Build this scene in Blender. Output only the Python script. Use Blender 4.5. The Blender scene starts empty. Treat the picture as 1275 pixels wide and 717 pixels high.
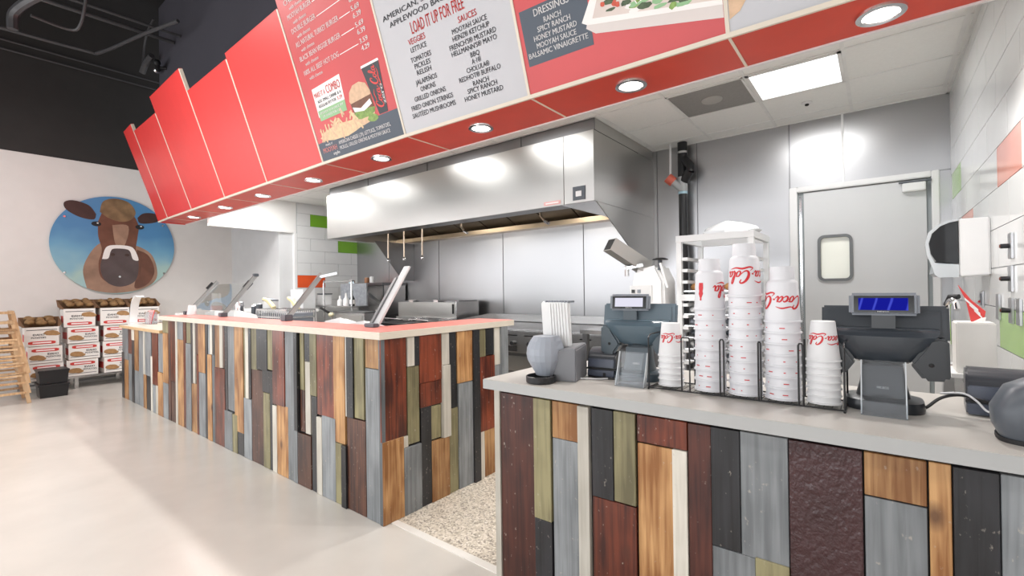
import bpy, bmesh, math, random
from mathutils import Vector, Matrix
random.seed(7)
S = bpy.context.scene
COL = S.collection

# ------------------------------------------------------------------ camera
cam_d = bpy.data.cameras.new('camera'); cam = bpy.data.objects.new('camera', cam_d); COL.objects.link(cam)
RR = [[0.7850548458621337, 0.6192743570351955, -0.013717131880489751], [-0.01337489792309787, -0.005192676712358725, -0.9998970688096389], [-0.619281843019742, 0.7851575044710495, 0.004206195295705136]]
cam.matrix_world = Matrix(((RR[0][0], -RR[1][0], -RR[2][0], 0), (RR[0][1], -RR[1][1], -RR[2][1], 0),
                           (RR[0][2], -RR[1][2], -RR[2][2], 1.25), (0, 0, 0, 1)))
cam_d.sensor_width = 36.0; cam_d.lens = 579.14 / 1275 * 36; cam_d.clip_start = 0.02
S.camera = cam
# ------------------------------------------------------------------ world, sun, daylight, exposure
S.view_settings.view_transform = 'Standard'; S.view_settings.look = 'None'
S.view_settings.exposure = 0.0; S.view_settings.gamma = 1.0
S.cycles.use_denoising = True
S.cycles.max_bounces = 8; S.cycles.diffuse_bounces = 5; S.cycles.glossy_bounces = 4
S.cycles.sample_clamp_indirect = 6.0
W = bpy.data.worlds.new('world'); S.world = W; W.use_nodes = True
bg = W.node_tree.nodes['Background']; bg.inputs[0].default_value = (0.93, 0.96, 1.0, 1); bg.inputs[1].default_value = 1.0

def area(name, loc, rot, sx, sy, power, color=(1, 1, 1)):
    d = bpy.data.lights.new(name, 'AREA'); d.shape = 'RECTANGLE'; d.size = sx; d.size_y = sy; d.energy = power; d.color = color
    o = bpy.data.objects.new(name, d); COL.objects.link(o); o.location = loc; o.rotation_euler = rot
    return o
R90 = math.radians(90)
# daylight through the three bays of the storefront behind the camera (facing +y)
for wx in (-7.2, -3.9, -0.6):
    area('unseen_daylight', (wx, -4.72, 1.62), (R90, 0, 0), 2.9, 2.7, 76, (0.97, 0.985, 1.0))
# added lamps in an unseen left window wall (facing +x), brightening the steel
for wy in (-3.55, -1.45):
    area('unseen_daylight', (-8.96, wy, 1.65), (R90, 0, -R90), 1.8, 2.6, 40, (0.97, 0.985, 1.0))
# added unseen fill lamps over the dining room; the last brightens the left wall
for wx, wy in ((-7.0, -0.9), (-4.0, -0.9), (-1.2, -0.9), (-5.0, 0.5)):
    area('dining_fill', (wx, wy, 4.0), (0, 0, 0), 1.2, 0.6, 48, (1, 0.97, 0.93))

# ------------------------------------------------------------------ helpers
def lin(c):
    if isinstance(c, str): c = tuple(int(c[i:i + 2], 16) for i in (0, 2, 4))
    return tuple((x / 255 / 12.92 if x / 255 <= 0.04045 else ((x / 255 + 0.055) / 1.055) ** 2.4) for x in c) + (1.0,)
MATS = {}
def mat(name, col, rough=0.5, metal=0.0, var=0.06, scale=6.0, bump=0.0, bscale=60.0, stretch=(1, 1, 1), emit=0.0, coat=0.0, spec=0.5):
    """Procedural principled material: noise-varied colour, optional noise bump."""
    if name in MATS: return MATS[name]
    m = bpy.data.materials.new(name); m.use_nodes = True; N = m.node_tree.nodes; L = m.node_tree.links
    b = N['Principled BSDF']; c = lin(col)
    tc = N.new('ShaderNodeTexCoord'); mp = N.new('ShaderNodeMapping'); mp.inputs['Scale'].default_value = stretch
    L.new(tc.outputs['Object'], mp.inputs['Vector'])
    nz = N.new('ShaderNodeTexNoise'); nz.inputs['Scale'].default_value = scale; nz.inputs['Detail'].default_value = 4
    L.new(mp.outputs[0], nz.inputs['Vector'])
    rp = N.new('ShaderNodeValToRGB'); rp.color_ramp.elements[0].position = 0.3; rp.color_ramp.elements[1].position = 0.7
    rp.color_ramp.elements[0].color = tuple(max(0, x * (1 - var)) for x in c[:3]) + (1,)
    rp.color_ramp.elements[1].color = tuple(min(1, x * (1 + var)) for x in c[:3]) + (1,)
    L.new(nz.outputs['Fac'], rp.inputs[0]); L.new(rp.outputs[0], b.inputs['Base Color'])
    b.inputs['Roughness'].default_value = rough; b.inputs['Metallic'].default_value = metal
    b.inputs['Specular IOR Level'].default_value = spec; b.inputs['Coat Weight'].default_value = coat
    if emit: 
        b.inputs['Emission Color'].default_value = c; b.inputs['Emission Strength'].default_value = emit
    if bump:
        n2 = N.new('ShaderNodeTexNoise'); n2.inputs['Scale'].default_value = bscale; n2.inputs['Detail'].default_value = 3
        L.new(mp.outputs[0], n2.inputs['Vector'])
        bp = N.new('ShaderNodeBump'); bp.inputs['Strength'].default_value = bump; bp.inputs['Distance'].default_value = 0.01
        L.new(n2.outputs['Fac'], bp.inputs['Height']); L.new(bp.outputs[0], b.inputs['Normal'])
    MATS[name] = m; return m
def wood(name, col, col2, rough=0.4, bump=0.25, knots=0.0, fine=1.0):
    """Plank finish: grain streaks along z, per-plank offset and tone from the object's random value."""
    if name in MATS: return MATS[name]
    m = bpy.data.materials.new(name); m.use_nodes = True; N = m.node_tree.nodes; L = m.node_tree.links
    b = N['Principled BSDF']; tc = N.new('ShaderNodeTexCoord'); oi = N.new('ShaderNodeObjectInfo')
    cx = N.new('ShaderNodeCombineXYZ'); ml = N.new('ShaderNodeMath'); ml.operation = 'MULTIPLY'; ml.inputs[1].default_value = 37.0
    L.new(oi.outputs['Random'], ml.inputs[0])
    for i in range(3): L.new(ml.outputs[0], cx.inputs[i])
    ad = N.new('ShaderNodeVectorMath'); ad.operation = 'ADD'; L.new(tc.outputs['Object'], ad.inputs[0]); L.new(cx.outputs[0], ad.inputs[1])
    mp = N.new('ShaderNodeMapping'); mp.inputs['Scale'].default_value = (60 * fine, 60 * fine, 2.6); L.new(ad.outputs[0], mp.inputs['Vector'])
    nz = N.new('ShaderNodeTexNoise'); nz.inputs['Scale'].default_value = 1.0; nz.inputs['Detail'].default_value = 5; nz.inputs['Distortion'].default_value = 0.6
    L.new(mp.outputs[0], nz.inputs['Vector'])
    mp2 = N.new('ShaderNodeMapping'); mp2.inputs['Scale'].default_value = (9, 9, 4); L.new(ad.outputs[0], mp2.inputs['Vector'])
    n2 = N.new('ShaderNodeTexNoise'); n2.inputs['Scale'].default_value = 1.0; n2.inputs['Detail'].default_value = 2; L.new(mp2.outputs[0], n2.inputs['Vector'])
    mx = N.new('ShaderNodeMath'); mx.operation = 'ADD'; L.new(nz.outputs['Fac'], mx.inputs[0]); L.new(n2.outputs['Fac'], mx.inputs[1])
    rp = N.new('ShaderNodeValToRGB'); e = rp.color_ramp.elements; e[0].position = 0.40; e[1].position = 0.60
    hf = N.new('ShaderNodeMath'); hf.operation = 'MULTIPLY'; hf.inputs[1].default_value = 0.5; L.new(mx.outputs[0], hf.inputs[0]); L.new(hf.outputs[0], rp.inputs[0])
    e[0].color = lin(col2); e[1].color = lin(col)
    tone = N.new('ShaderNodeMapRange'); tone.inputs['To Min'].default_value = 0.74; tone.inputs['To Max'].default_value = 1.14; L.new(oi.outputs['Random'], tone.inputs['Value'])
    mm = N.new('ShaderNodeVectorMath'); mm.operation = 'MULTIPLY'; L.new(rp.outputs[0], mm.inputs[0])
    c3 = N.new('ShaderNodeCombineXYZ')
    for i in range(3): L.new(tone.outputs[0], c3.inputs[i])
    L.new(c3.outputs[0], mm.inputs[1])
    last = mm.outputs[0]
    if knots:
        vo = N.new('ShaderNodeTexVoronoi'); vo.inputs['Scale'].default_value = 1.0
        mp3 = N.new('ShaderNodeMapping'); mp3.inputs['Scale'].default_value = (6, 6, 3.5); L.new(ad.outputs[0], mp3.inputs['Vector']); L.new(mp3.outputs[0], vo.inputs['Vector'])
        kr = N.new('ShaderNodeMapRange'); kr.inputs['From Min'].default_value = 0.05; kr.inputs['From Max'].default_value = 0.15
        kr.inputs['To Min'].default_value = knots; kr.inputs['To Max'].default_value = 0.0; L.new(vo.outputs['Distance'], kr.inputs['Value'])
        kx = N.new('ShaderNodeMix'); kx.data_type = 'RGBA'; L.new(kr.outputs[0], kx.inputs[0]); L.new(last, kx.inputs[6]); kx.inputs[7].default_value = lin('4a2a1e')
        last = kx.outputs[2]
    # nicks and pale flecks in the finish
    fv = N.new('ShaderNodeTexNoise'); fv.inputs['Scale'].default_value = 1.0; fv.inputs['Detail'].default_value = 6; mf = N.new('ShaderNodeMapping'); mf.inputs['Scale'].default_value = (70, 70, 45); L.new(ad.outputs[0], mf.inputs['Vector']); L.new(mf.outputs[0], fv.inputs['Vector'])
    fr_ = N.new('ShaderNodeMapRange'); fr_.inputs['From Min'].default_value = 0.66; fr_.inputs['From Max'].default_value = 0.74; fr_.inputs['To Max'].default_value = 0.55; L.new(fv.outputs['Fac'], fr_.inputs['Value'])
    fx = N.new('ShaderNodeMix'); fx.data_type = 'RGBA'; L.new(fr_.outputs[0], fx.inputs[0]); L.new(last, fx.inputs[6]); fx.inputs[7].default_value = lin('b9b0a4'); last = fx.outputs[2]
    L.new(last, b.inputs['Base Color']); b.inputs['Roughness'].default_value = rough
    bp = N.new('ShaderNodeBump'); bp.inputs['Strength'].default_value = bump; bp.inputs['Distance'].default_value = 0.004
    L.new(hf.outputs[0], bp.inputs['Height']); L.new(bp.outputs[0], b.inputs['Normal'])
    MATS[name] = m; return m
def glass(name, tint='ffffff', gloss=0.12, rough=0.03, haze=0.0):
    if name in MATS: return MATS[name]
    m = bpy.data.materials.new(name); m.use_nodes = True; N = m.node_tree.nodes; L = m.node_tree.links
    N.remove(N['Principled BSDF']); out = N['Material Output']
    t = N.new('ShaderNodeBsdfTransparent'); t.inputs[0].default_value = lin(tint)
    g = N.new('ShaderNodeBsdfGlossy'); g.inputs['Roughness'].default_value = rough
    fr = N.new('ShaderNodeLayerWeight'); fr.inputs['Blend'].default_value = gloss
    mx = N.new('ShaderNodeMixShader'); L.new(fr.outputs['Facing'], mx.inputs[0]); L.new(t.outputs[0], mx.inputs[1]); L.new(g.outputs[0], mx.inputs[2])
    last = mx
    if haze:
        d = N.new('ShaderNodeBsdfDiffuse'); d.inputs[0].default_value = lin('e8eaec')
        m2 = N.new('ShaderNodeMixShader'); m2.inputs[0].default_value = haze; L.new(mx.outputs[0], m2.inputs[1]); L.new(d.outputs[0], m2.inputs[2]); last = m2
    L.new(last.outputs[0], out.inputs['Surface']); MATS[name] = m; return m
def steel(name, col, rough, wave=0.0, wscale=(0.8, 0.8, 2.2), brush=(1, 1, 60)):
    """Brushed stainless: metallic, faint brushing, slow buckles in the sheet as a bump."""
    if name in MATS: return MATS[name]
    m = bpy.data.materials.new(name); m.use_nodes = True; N = m.node_tree.nodes; L = m.node_tree.links
    b = N['Principled BSDF']; b.inputs['Metallic'].default_value = 1.0; b.inputs['Base Color'].default_value = lin(col)
    tc = N.new('ShaderNodeTexCoord'); geo = N.new('ShaderNodeNewGeometry')
    mp = N.new('ShaderNodeMapping'); mp.inputs['Scale'].default_value = brush; L.new(geo.outputs['Position'], mp.inputs['Vector'])
    nz = N.new('ShaderNodeTexNoise'); nz.inputs['Scale'].default_value = 6; nz.inputs['Detail'].default_value = 3; L.new(mp.outputs[0], nz.inputs['Vector'])
    mr = N.new('ShaderNodeMapRange'); mr.inputs['To Min'].default_value = rough * 0.93; mr.inputs['To Max'].default_value = rough * 1.08
    L.new(nz.outputs['Fac'], mr.inputs['Value']); L.new(mr.outputs[0], b.inputs['Roughness'])
    if wave:
        m2 = N.new('ShaderNodeMapping'); m2.inputs['Scale'].default_value = wscale; L.new(geo.outputs['Position'], m2.inputs['Vector'])
        n2 = N.new('ShaderNodeTexNoise'); n2.inputs['Scale'].default_value = 1.0; n2.inputs['Detail'].default_value = 0.0; L.new(m2.outputs[0], n2.inputs['Vector'])
        bp = N.new('ShaderNodeBump'); bp.inputs['Strength'].default_value = 1.0; bp.inputs['Distance'].default_value = wave
        L.new(n2.outputs['Fac'], bp.inputs['Height']); L.new(bp.outputs[0], b.inputs['Normal'])
    MATS[name] = m; return m
def emis(name, col, strength):
    if name in MATS: return MATS[name]
    m = bpy.data.materials.new(name); m.use_nodes = True; N = m.node_tree.nodes; L = m.node_tree.links
    N.remove(N['Principled BSDF']); e = N.new('ShaderNodeEmission'); e.inputs[0].default_value = lin(col); e.inputs[1].default_value = strength
    L.new(e.outputs[0], N['Material Output'].inputs['Surface']); MATS[name] = m; return m

def wloc(o):
    v = Vector(o.location)
    while o.parent: o = o.parent; v = v + o.location
    return v
class MB:
    """Collects shapes in world metres; build() links them as ONE mesh object centred on itself."""
    def __init__(s): s.v = []; s.f = []; s.M = None
    def add(s, vs, fs):
        n = len(s.v)
        for p in vs:
            p = Vector(p); s.v.append(s.M @ p if s.M else p)
        s.f += [tuple(n + i for i in f) for f in fs]; return s
    def box(s, x0, y0, z0, x1, y1, z1):
        vs = [(x, y, z) for z in (z0, z1) for y in (y0, y1) for x in (x0, x1)]
        return s.add(vs, [(0, 2, 3, 1), (4, 5, 7, 6), (0, 1, 5, 4), (2, 6, 7, 3), (0, 4, 6, 2), (1, 3, 7, 5)])
    def hexa(s, p): # 8 points: bottom ring 4, top ring 4
        return s.add(p, [(3, 2, 1, 0), (4, 5, 6, 7), (0, 1, 5, 4), (1, 2, 6, 5), (2, 3, 7, 6), (3, 0, 4, 7)])
    def prism(s, a, b): # two matching rings
        n = len(a); fs = [tuple(range(n))[::-1], tuple(range(n, 2 * n))]
        fs += [(i, (i + 1) % n, n + (i + 1) % n, n + i) for i in range(n)]
        return s.add(list(a) + list(b), fs)
    def loft(s, rings, cap=True):
        n = len(rings[0]); vs = [p for r in rings for p in r]; fs = []
        for k in range(len(rings) - 1):
            fs += [(k * n + i, k * n + (i + 1) % n, (k + 1) * n + (i + 1) % n, (k + 1) * n + i) for i in range(n)]
        if cap: fs += [tuple(range(n))[::-1], tuple(range((len(rings) - 1) * n, len(rings) * n))]
        return s.add(vs, fs)
    def lathe(s, cx, cy, prof, n=20, cap=True, sx=1, sy=1): # prof: (r, z)
        return s.loft([[(cx + r * sx * math.cos(2 * math.pi * i / n), cy + r * sy * math.sin(2 * math.pi * i / n), z) for i in range(n)] for r, z in prof], cap)
    def tube(s, pts, r, n=8, r2=None):
        pts = [Vector(p) for p in pts]; rings = []; up = None
        for i, p in enumerate(pts):
            d = (pts[min(i + 1, len(pts) - 1)] - pts[max(i - 1, 0)]).normalized()
            if up is None or abs(up.dot(d)) > 0.98: up = Vector((0, 0, 1)) if abs(d.z) < 0.9 else Vector((1, 0, 0))
            a = d.cross(up).normalized(); b = a.cross(d).normalized(); up = b
            rr = r if r2 is None else r + (r2 - r) * i / (len(pts) - 1)
            rings.append([p + a * rr * math.cos(2 * math.pi * k / n) + b * rr * math.sin(2 * math.pi * k / n) for k in range(n)])
        return s.loft(rings)
    def bar(s, p, q, w, t, side=(0, 0, 1)): # rectangular bar from p to q
        p, q = Vector(p), Vector(q); d = (q - p).normalized(); sd = Vector(side); a = d.cross(sd).normalized() * w / 2; b = a.cross(d).normalized() * t / 2
        return s.prism([p - a - b, p + a - b, p + a + b, p - a + b], [q - a - b, q + a - b, q + a + b, q - a + b])
    def ball(s, c, r, seg=12, ring=8, wob=0.0):
        rx, ry, rz = r if isinstance(r, (tuple, list)) else (r, r, r); rings = []
        for j in range(1, ring):
            t = math.pi * j / ring
            rings.append([(c[0] + rx * math.sin(t) * math.cos(2 * math.pi * i / seg) * (1 + random.uniform(-wob, wob)), c[1] + ry * math.sin(t) * math.sin(2 * math.pi * i / seg) * (1 + random.uniform(-wob, wob)), c[2] - rz * math.cos(t)) for i in range(seg)])
        n = len(s.v); s.loft(rings, False); k = ring - 2
        s.add([(c[0], c[1], c[2] - rz), (c[0], c[1], c[2] + rz)], [])
        b, tp = len(s.v) - 2, len(s.v) - 1
        s.f += [(n + (i + 1) % seg, n + i, b) for i in range(seg)] + [(n + k * seg + i, n + k * seg + (i + 1) % seg, tp) for i in range(seg)]
        return s
    def build(s, name, m, parent=None, smooth=False, bevel=0.0, seg=2):
        me = bpy.data.meshes.new(name); o = bpy.data.objects.new(name, me); COL.objects.link(o)
        lo = Vector([min(p[i] for p in s.v) for i in range(3)]); hi = Vector([max(p[i] for p in s.v) for i in range(3)])
        c = (lo + hi) / 2
        if parent is None: c.z = lo.z
        me.from_pydata([p - c for p in s.v], [], s.f)
        bm = bmesh.new(); bm.from_mesh(me); bmesh.ops.recalc_face_normals(bm, faces=bm.faces)
        if bevel: bmesh.ops.bevel(bm, geom=[e for e in bm.edges if len(e.link_faces) == 2 and e.calc_face_angle(0) > 0.5], offset=bevel, segments=seg, affect='EDGES', clamp_overlap=True)
        if smooth:
            for f in bm.faces: f.smooth = True
            for e in bm.edges:
                if len(e.link_faces) == 2 and e.calc_face_angle(0) > 0.7: e.smooth = False
        bm.to_mesh(me); bm.free(); me.materials.append(m)
        o.location = c
        if parent is not None: o.parent = parent; o.location = c - wloc(parent)
        return o
def tag(o, label=None, cat=None, group=None, kind=None):
    if label: o['label'] = label
    if cat: o['category'] = cat
    if group: o['group'] = group
    if kind: o['kind'] = kind
    return o
def thing(name, label, cat, loc, group=None):
    o = bpy.data.objects.new(name, None); COL.objects.link(o); o.location = loc; o.empty_display_size = 0.05
    return tag(o, label, cat, group)
def copy_tree(o, parent=None):
    c = o.copy(); COL.objects.link(c); c.parent = parent
    for ch in list(o.children): copy_tree(ch, c)
    return c
def struct(o): o['kind'] = 'structure'; return o
def sroot(name, loc=(0, 0, 0)):
    o = bpy.data.objects.new(name, None); COL.objects.link(o); o.location = loc; o['kind'] = 'structure'; return o
def mb(): return MB()
def bx(name, m, parent, x0, y0, z0, x1, y1, z1, bevel=0.0, smooth=False): return MB().box(x0, y0, z0, x1, y1, z1).build(name, m, parent, smooth, bevel)

def text2d(body, h, width=None, align='L', bold=0.0, mono=False):
    """Lettering as flat 2-D triangles: cap height h, optionally squeezed to a width. Returns verts (x, y), faces."""
    cu = bpy.data.curves.new('t', 'FONT'); cu.body = body; cu.size = 1.0; cu.resolution_u = 2
    ob = bpy.data.objects.new('t', cu); me = bpy.data.meshes.new_from_object(ob)
    vs = [(v.co.x, v.co.y) for v in me.vertices]; fs = [tuple(p.vertices) for p in me.polygons]
    bpy.data.objects.remove(ob); bpy.data.curves.remove(cu); bpy.data.meshes.remove(me)
    if not vs: return [], []
    if bold > 0:   # heavier weight: side-shifted copies (the font outline itself must not be offset, it breaks the M)
        k = len(vs); vs = [(x + s_ * (0.012 + bold), y) for s_ in (0, -1, 1) for x, y in vs]; fs = [tuple(i + k * j for i in f) for j in range(3) for f in fs]
    x0 = min(v[0] for v in vs); x1 = max(v[0] for v in vs); sy = h / 0.70; sx = sy if width is None else width / (x1 - x0)
    w = (x1 - x0) * sx; off = {'L': 0, 'C': -w / 2, 'R': -w}[align]
    return [((v[0] - x0) * sx + off, v[1] * sy) for v in vs], fs
def blob(cx, cy, rx, ry, n=20, wob=0.0, a0=0.0):
    return [(cx + rx * math.cos(2 * math.pi * i / n + a0) * (1 + random.uniform(-wob, wob)), cy + ry * math.sin(2 * math.pi * i / n + a0) * (1 + random.uniform(-wob, wob))) for i in range(n)]
def spline(pts, k=6):
    out = []
    P = [pts[0]] + list(pts) + [pts[-1]]
    for i in range(1, len(P) - 2):
        for j in range(k):
            t = j / k; a, b, c, d = P[i - 1], P[i], P[i + 1], P[i + 2]
            out.append(tuple(0.5 * (2 * b[q] + (c[q] - a[q]) * t + (2 * a[q] - 5 * b[q] + 4 * c[q] - d[q]) * t * t + (3 * b[q] - a[q] - 3 * c[q] + d[q]) * t ** 3) for q in range(len(b))))
    out.append(tuple(pts[-1])); return out
def ribbon(pts, k=6):
    """pts: (x, y, width) control points -> flat ribbon verts/faces (pen stroke)."""
    p = spline(pts, k); vs = []; fs = []
    for i, (x, y, w) in enumerate(p):
        a = p[max(i - 1, 0)]; b = p[min(i + 1, len(p) - 1)]; dx, dy = b[0] - a[0], b[1] - a[1]; l = math.hypot(dx, dy) or 1
        vs += [(x - dy / l * w / 2, y + dx / l * w / 2), (x + dy / l * w / 2, y - dx / l * w / 2)]
        if i: n = 2 * i; fs.append((n - 2, n - 1, n + 1, n))
    return vs, fs
# ------------------------------------------------------------------ materials
CREAM = mat('polished_cream_floor', 'cec9c2', 0.22, var=0.05, scale=3.0, spec=0.5)
WHITE = mat('white_paint', 'e6e5e3', 0.55, var=0.02)
WARMW = mat('warm_white_wall_paint', 'dcd8d5', 0.6, var=0.02)
GREYW = mat('grey_wall_paint', 'cbcccd', 0.6, var=0.02)
BLACKW = mat('black_wall_paint', '2b2827', 0.75, var=0.08)
CHARW = mat('charcoal_bulkhead_paint', '4a4850', 0.7, var=0.06, scale=1.5)
RED = mat('red_laminate', 'd23a38', 0.38, var=0.03)
REDS = mat('red_soffit_laminate', 'c43a22', 0.42, var=0.04)
CREAMT = mat('cream_trim', 'd9cfbf', 0.45, var=0.03)
TILEW = mat('white_glazed_tile', 'd8d9d9', 0.12, var=0.015)
GROUT = mat('grey_grout', 'a3a5a8', 0.8)
TILEO = mat('orange_glazed_tile', 'd9582e', 0.15, var=0.03); TILEP = mat('coral_glazed_tile', 'd98c78', 0.15, var=0.03); TILEG = mat('green_glazed_tile', '74a832', 0.15, var=0.03)
TILEL = mat('light_green_glazed_tile', '9cc26c', 0.15, var=0.03)
SS = steel('stainless_wall_sheet', 'b9b9bb', 0.33, wave=0.034, wscale=(0.3, 0.3, 2.0))
SSH = steel('stainless_hood_sheet', 'c9c8c5', 0.34, wave=0.01, wscale=(0.6, 0.6, 1.2))
SSD = steel('stainless_dark', '8e8e90', 0.34); SSL = steel('stainless_light', 'd6d6d6', 0.26)
CHROME = steel('chrome', 'e2e2e4', 0.12)
CTILE = mat('white_ceiling_tile', 'e9e9e6', 0.7, var=0.02, scale=60); GRID = mat('white_grid_bar', 'e2e2e0', 0.5)
PLW = mat('white_plastic', 'dddddd', 0.35, var=0.01); PLG = mat('mid_grey_plastic', '7d828a', 0.4, var=0.03); PLK = mat('black_plastic', '1d1d20', 0.35, var=0.05)
PLD = mat('dark_grey_plastic', '50555c', 0.38, var=0.03); RUB = mat('grey_rubber', '6d7072', 0.6); BLK = mat('matte_black', '141416', 0.6)
LAMP = emis('lamp_lens', 'fff6ea', 9.0); PANELL = emis('light_panel_lens', 'ffffff', 2.2)

# ------------------------------------------------------------------ the room shell
XR, YB, ZC = 0.43, 4.74, 2.67
struct(MB().box(-9.3, -4.8, -0.06, 3.4, 1.585, 0).box(-9.3, 1.585, -0.06, -7.18, 3.5, 0).build('floor', CREAM))
TERR = bpy.data.materials.new('terrazzo_speckle'); TERR.use_nodes = True
_N = TERR.node_tree.nodes; _L = TERR.node_tree.links; _b = _N['Principled BSDF']
_g = _N.new('ShaderNodeNewGeometry'); _v = _N.new('ShaderNodeTexVoronoi'); _v.inputs['Scale'].default_value = 110
_L.new(_g.outputs['Position'], _v.inputs['Vector']); _r = _N.new('ShaderNodeValToRGB'); _s = _N.new('ShaderNodeSeparateColor')
_L.new(_v.outputs['Color'], _s.inputs[0]); _L.new(_s.outputs[0], _r.inputs[0])
for _p, _c in ((0.0, '8c8378'), (0.14, 'a99f90'), (0.3, 'c8bdac'), (0.6, 'd6ccbc'), (0.9, 'e6ddd0')):
    _e = _r.color_ramp.elements.new(_p) if _p not in (0.0,) else _r.color_ramp.elements[0]; _e.position = _p; _e.color = lin(_c)
_r.color_ramp.elements[-1].color = lin('efe7dc'); _L.new(_r.outputs[0], _b.inputs['Base Color']); _b.inputs['Roughness'].default_value = 0.45
struct(MB().box(-7.18, 1.585, -0.06, 3.4, 5.0, 0).build('floor', TERR))
struct(bx('trim_1', mat('floor_threshold_strip', 'e6e2dc', 0.4), None, -2.08, 1.56, 0, -1.28, 1.60, 0.004))

# back wall: stainless sheets with open seams over a dark backing
wb = sroot('wall_back', (-3, YB, 0))
bx('backing', SSD, wb, -7.2, YB, 0, 1.0, YB + 0.12, 2.8)
seam = [-7.18, -6.283, -5.098, -3.872, -2.67, -1.792, -1.39, -0.605]
for a, b in zip(seam[:-1], seam[1:]): bx('panel', SS, wb, a + 0.004, YB - 0.012, 0.0, b - 0.004, YB, ZC, 0.003)
bx('panel', SS, wb, -0.598, YB - 0.012, 2.105, -0.224, YB, ZC, 0.003); bx('panel', SS, wb, -0.216, YB - 0.012, 2.105, XR, YB, ZC, 0.003); bx('panel', SS, wb, 0.368, YB - 0.012, 0, XR, YB, 2.1, 0.003)
bx('joint_strip', mat('white_joint_strip', 'eeeeee', 0.4), wb, -0.228, YB - 0.018, 2.105, -0.212, YB - 0.012, ZC)

# right wall: glazed tiles laid in running bond
wr = sroot('wall_right', (XR, 3, 0))
bx('backing', GROUT, wr, XR + 0.008, 1.2, 0, XR + 0.15, 4.9, 2.8)
bx('wall_front_part', WHITE, wr, XR + 0.15, -4.8, 0, XR + 0.3, 1.2, 5.4)
rows = [0.0, 0.236, 0.417, 0.598, 0.779, 0.96, 1.141, 1.322, 1.5035, 1.685, 1.8665, 2.048, 2.229, 2.41, 2.591, 2.67]
TP = 0.465
for i in range(len(rows) - 1):
    ph = 0.0 if (i % 2 == 1) else 0.2325
    for k in range(-4, 5):
        y0 = 2.575 + ph + k * TP; y1 = y0 + TP
        y0 = max(y0, 1.25); y1 = min(y1, YB)
        if y1 - y0 < 0.02 or rows[i + 1] < 0.5: continue
        c = TILEW
        if i == 9 and k == 0: c = TILEP
        if i == 10 and abs(y0 - 4.2) < 0.05: c = TILEL
        if i == 8 and abs(y0 - 3.74) < 0.05: c = TILEP
        if i == 5 and k == 0: c = TILEL
        bx('tile', c, wr, XR, y0 + 0.0018, rows[i] + 0.0018, XR + 0.012, y1 - 0.0018, rows[i + 1] - 0.0018)

# left end of the kitchen: header over an opening, tiled pier, jamb
wk = sroot('wall_kitchen_left', (-7.24, 3, 0)); XK = -7.18
bx('header', WHITE, wk, XK - 0.05, 2.43, 2.19, XK, 3.64, 2.9); bx('pier', WHITE, wk, XK - 0.05, 3.62, 0, XK - 0.012, YB, 2.9)
bx('grout_bed', GROUT, wk, XK - 0.012, 3.655, 0, XK - 0.004, YB, ZC); bx('jamb', PLW, wk, XK - 0.055, 3.61, 0, XK + 0.006, 3.655, 2.19, 0.004)
for i in range(0, 14):
    z0 = 1.332 + (i - 7) * 0.1965; z1 = z0 + 0.1965; z0 = max(z0, 0); z1 = min(z1, ZC)
    if z1 < 0.6 or z0 > 2.6: continue
    for k in range(-1, 4):
        y0 = 3.655 - 0.02 + k * 0.485 + (0.24 if i % 2 == 0 else 0.0); y1 = y0 + 0.485
        y0 = max(y0, 3.656); y1 = min(y1, YB - 0.012)
        if y1 - y0 < 0.02: continue
        c = TILEW
        if i == 7 and k == 0: c = TILEO
        if i == 12 and k == 0: c = TILEG
        if i == 10 and k == 1: c = TILEG
        bx('tile', c, wk, XK - 0.004, y0 + 0.002, z0 + 0.002, XK + 0.006, y1 - 0.002, z1 - 0.002)
struct(bx('wall_corridor', GREYW, None, -9.1, 3.4, 0, XK - 0.05, 3.66, 3.1))
struct(MB().box(-9.12, -0.5, 0, -9.0, 3.5, 3.185).box(-9.12, -4.8, 0, -9.0, -0.5, .33).box(-9.12, -4.8, 2.96, -9.0, -0.5, 3.185).box(-9.12, -4.8, .33, -9.0, -4.46, 2.96).box(-9.12, -2.64, .33, -9.0, -2.36, 2.96).build('wall_left', WARMW)); struct(bx('wall_left_upper', BLACKW, None, -9.12, -4.8, 3.185, -8.995, 3.6, 5.4))  # unseen window openings at the camera end are added for light on the steel
struct(bx('ceiling_upper', mat('black_deck_paint', '211f20', 0.8, var=0.1), None, -9.1, -4.8, 5.4, 3.4, 3.6, 5.5))
struct(bx('wall_bulkhead', CHARW, None, -8.135, 2.14, 2.32, 3.4, 2.44, 5.4))
# storefront behind the camera: piers, sill and head around three daylight bays
wf = MB()
for a, b in ((-9.1, -8.7), (-5.7, -5.4), (-2.4, -2.1), (0.9, 3.4)): wf.box(a, -4.9, 0, b, -4.78, 5.4)
wf.box(-9.1, -4.9, 0, 3.4, -4.78, 0.25); wf.box(-9.1, -4.9, 3.05, 3.4, -4.78, 5.4)
struct(wf.build('wall_front', mat('storefront_grey', '77787c', 0.6)))

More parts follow.
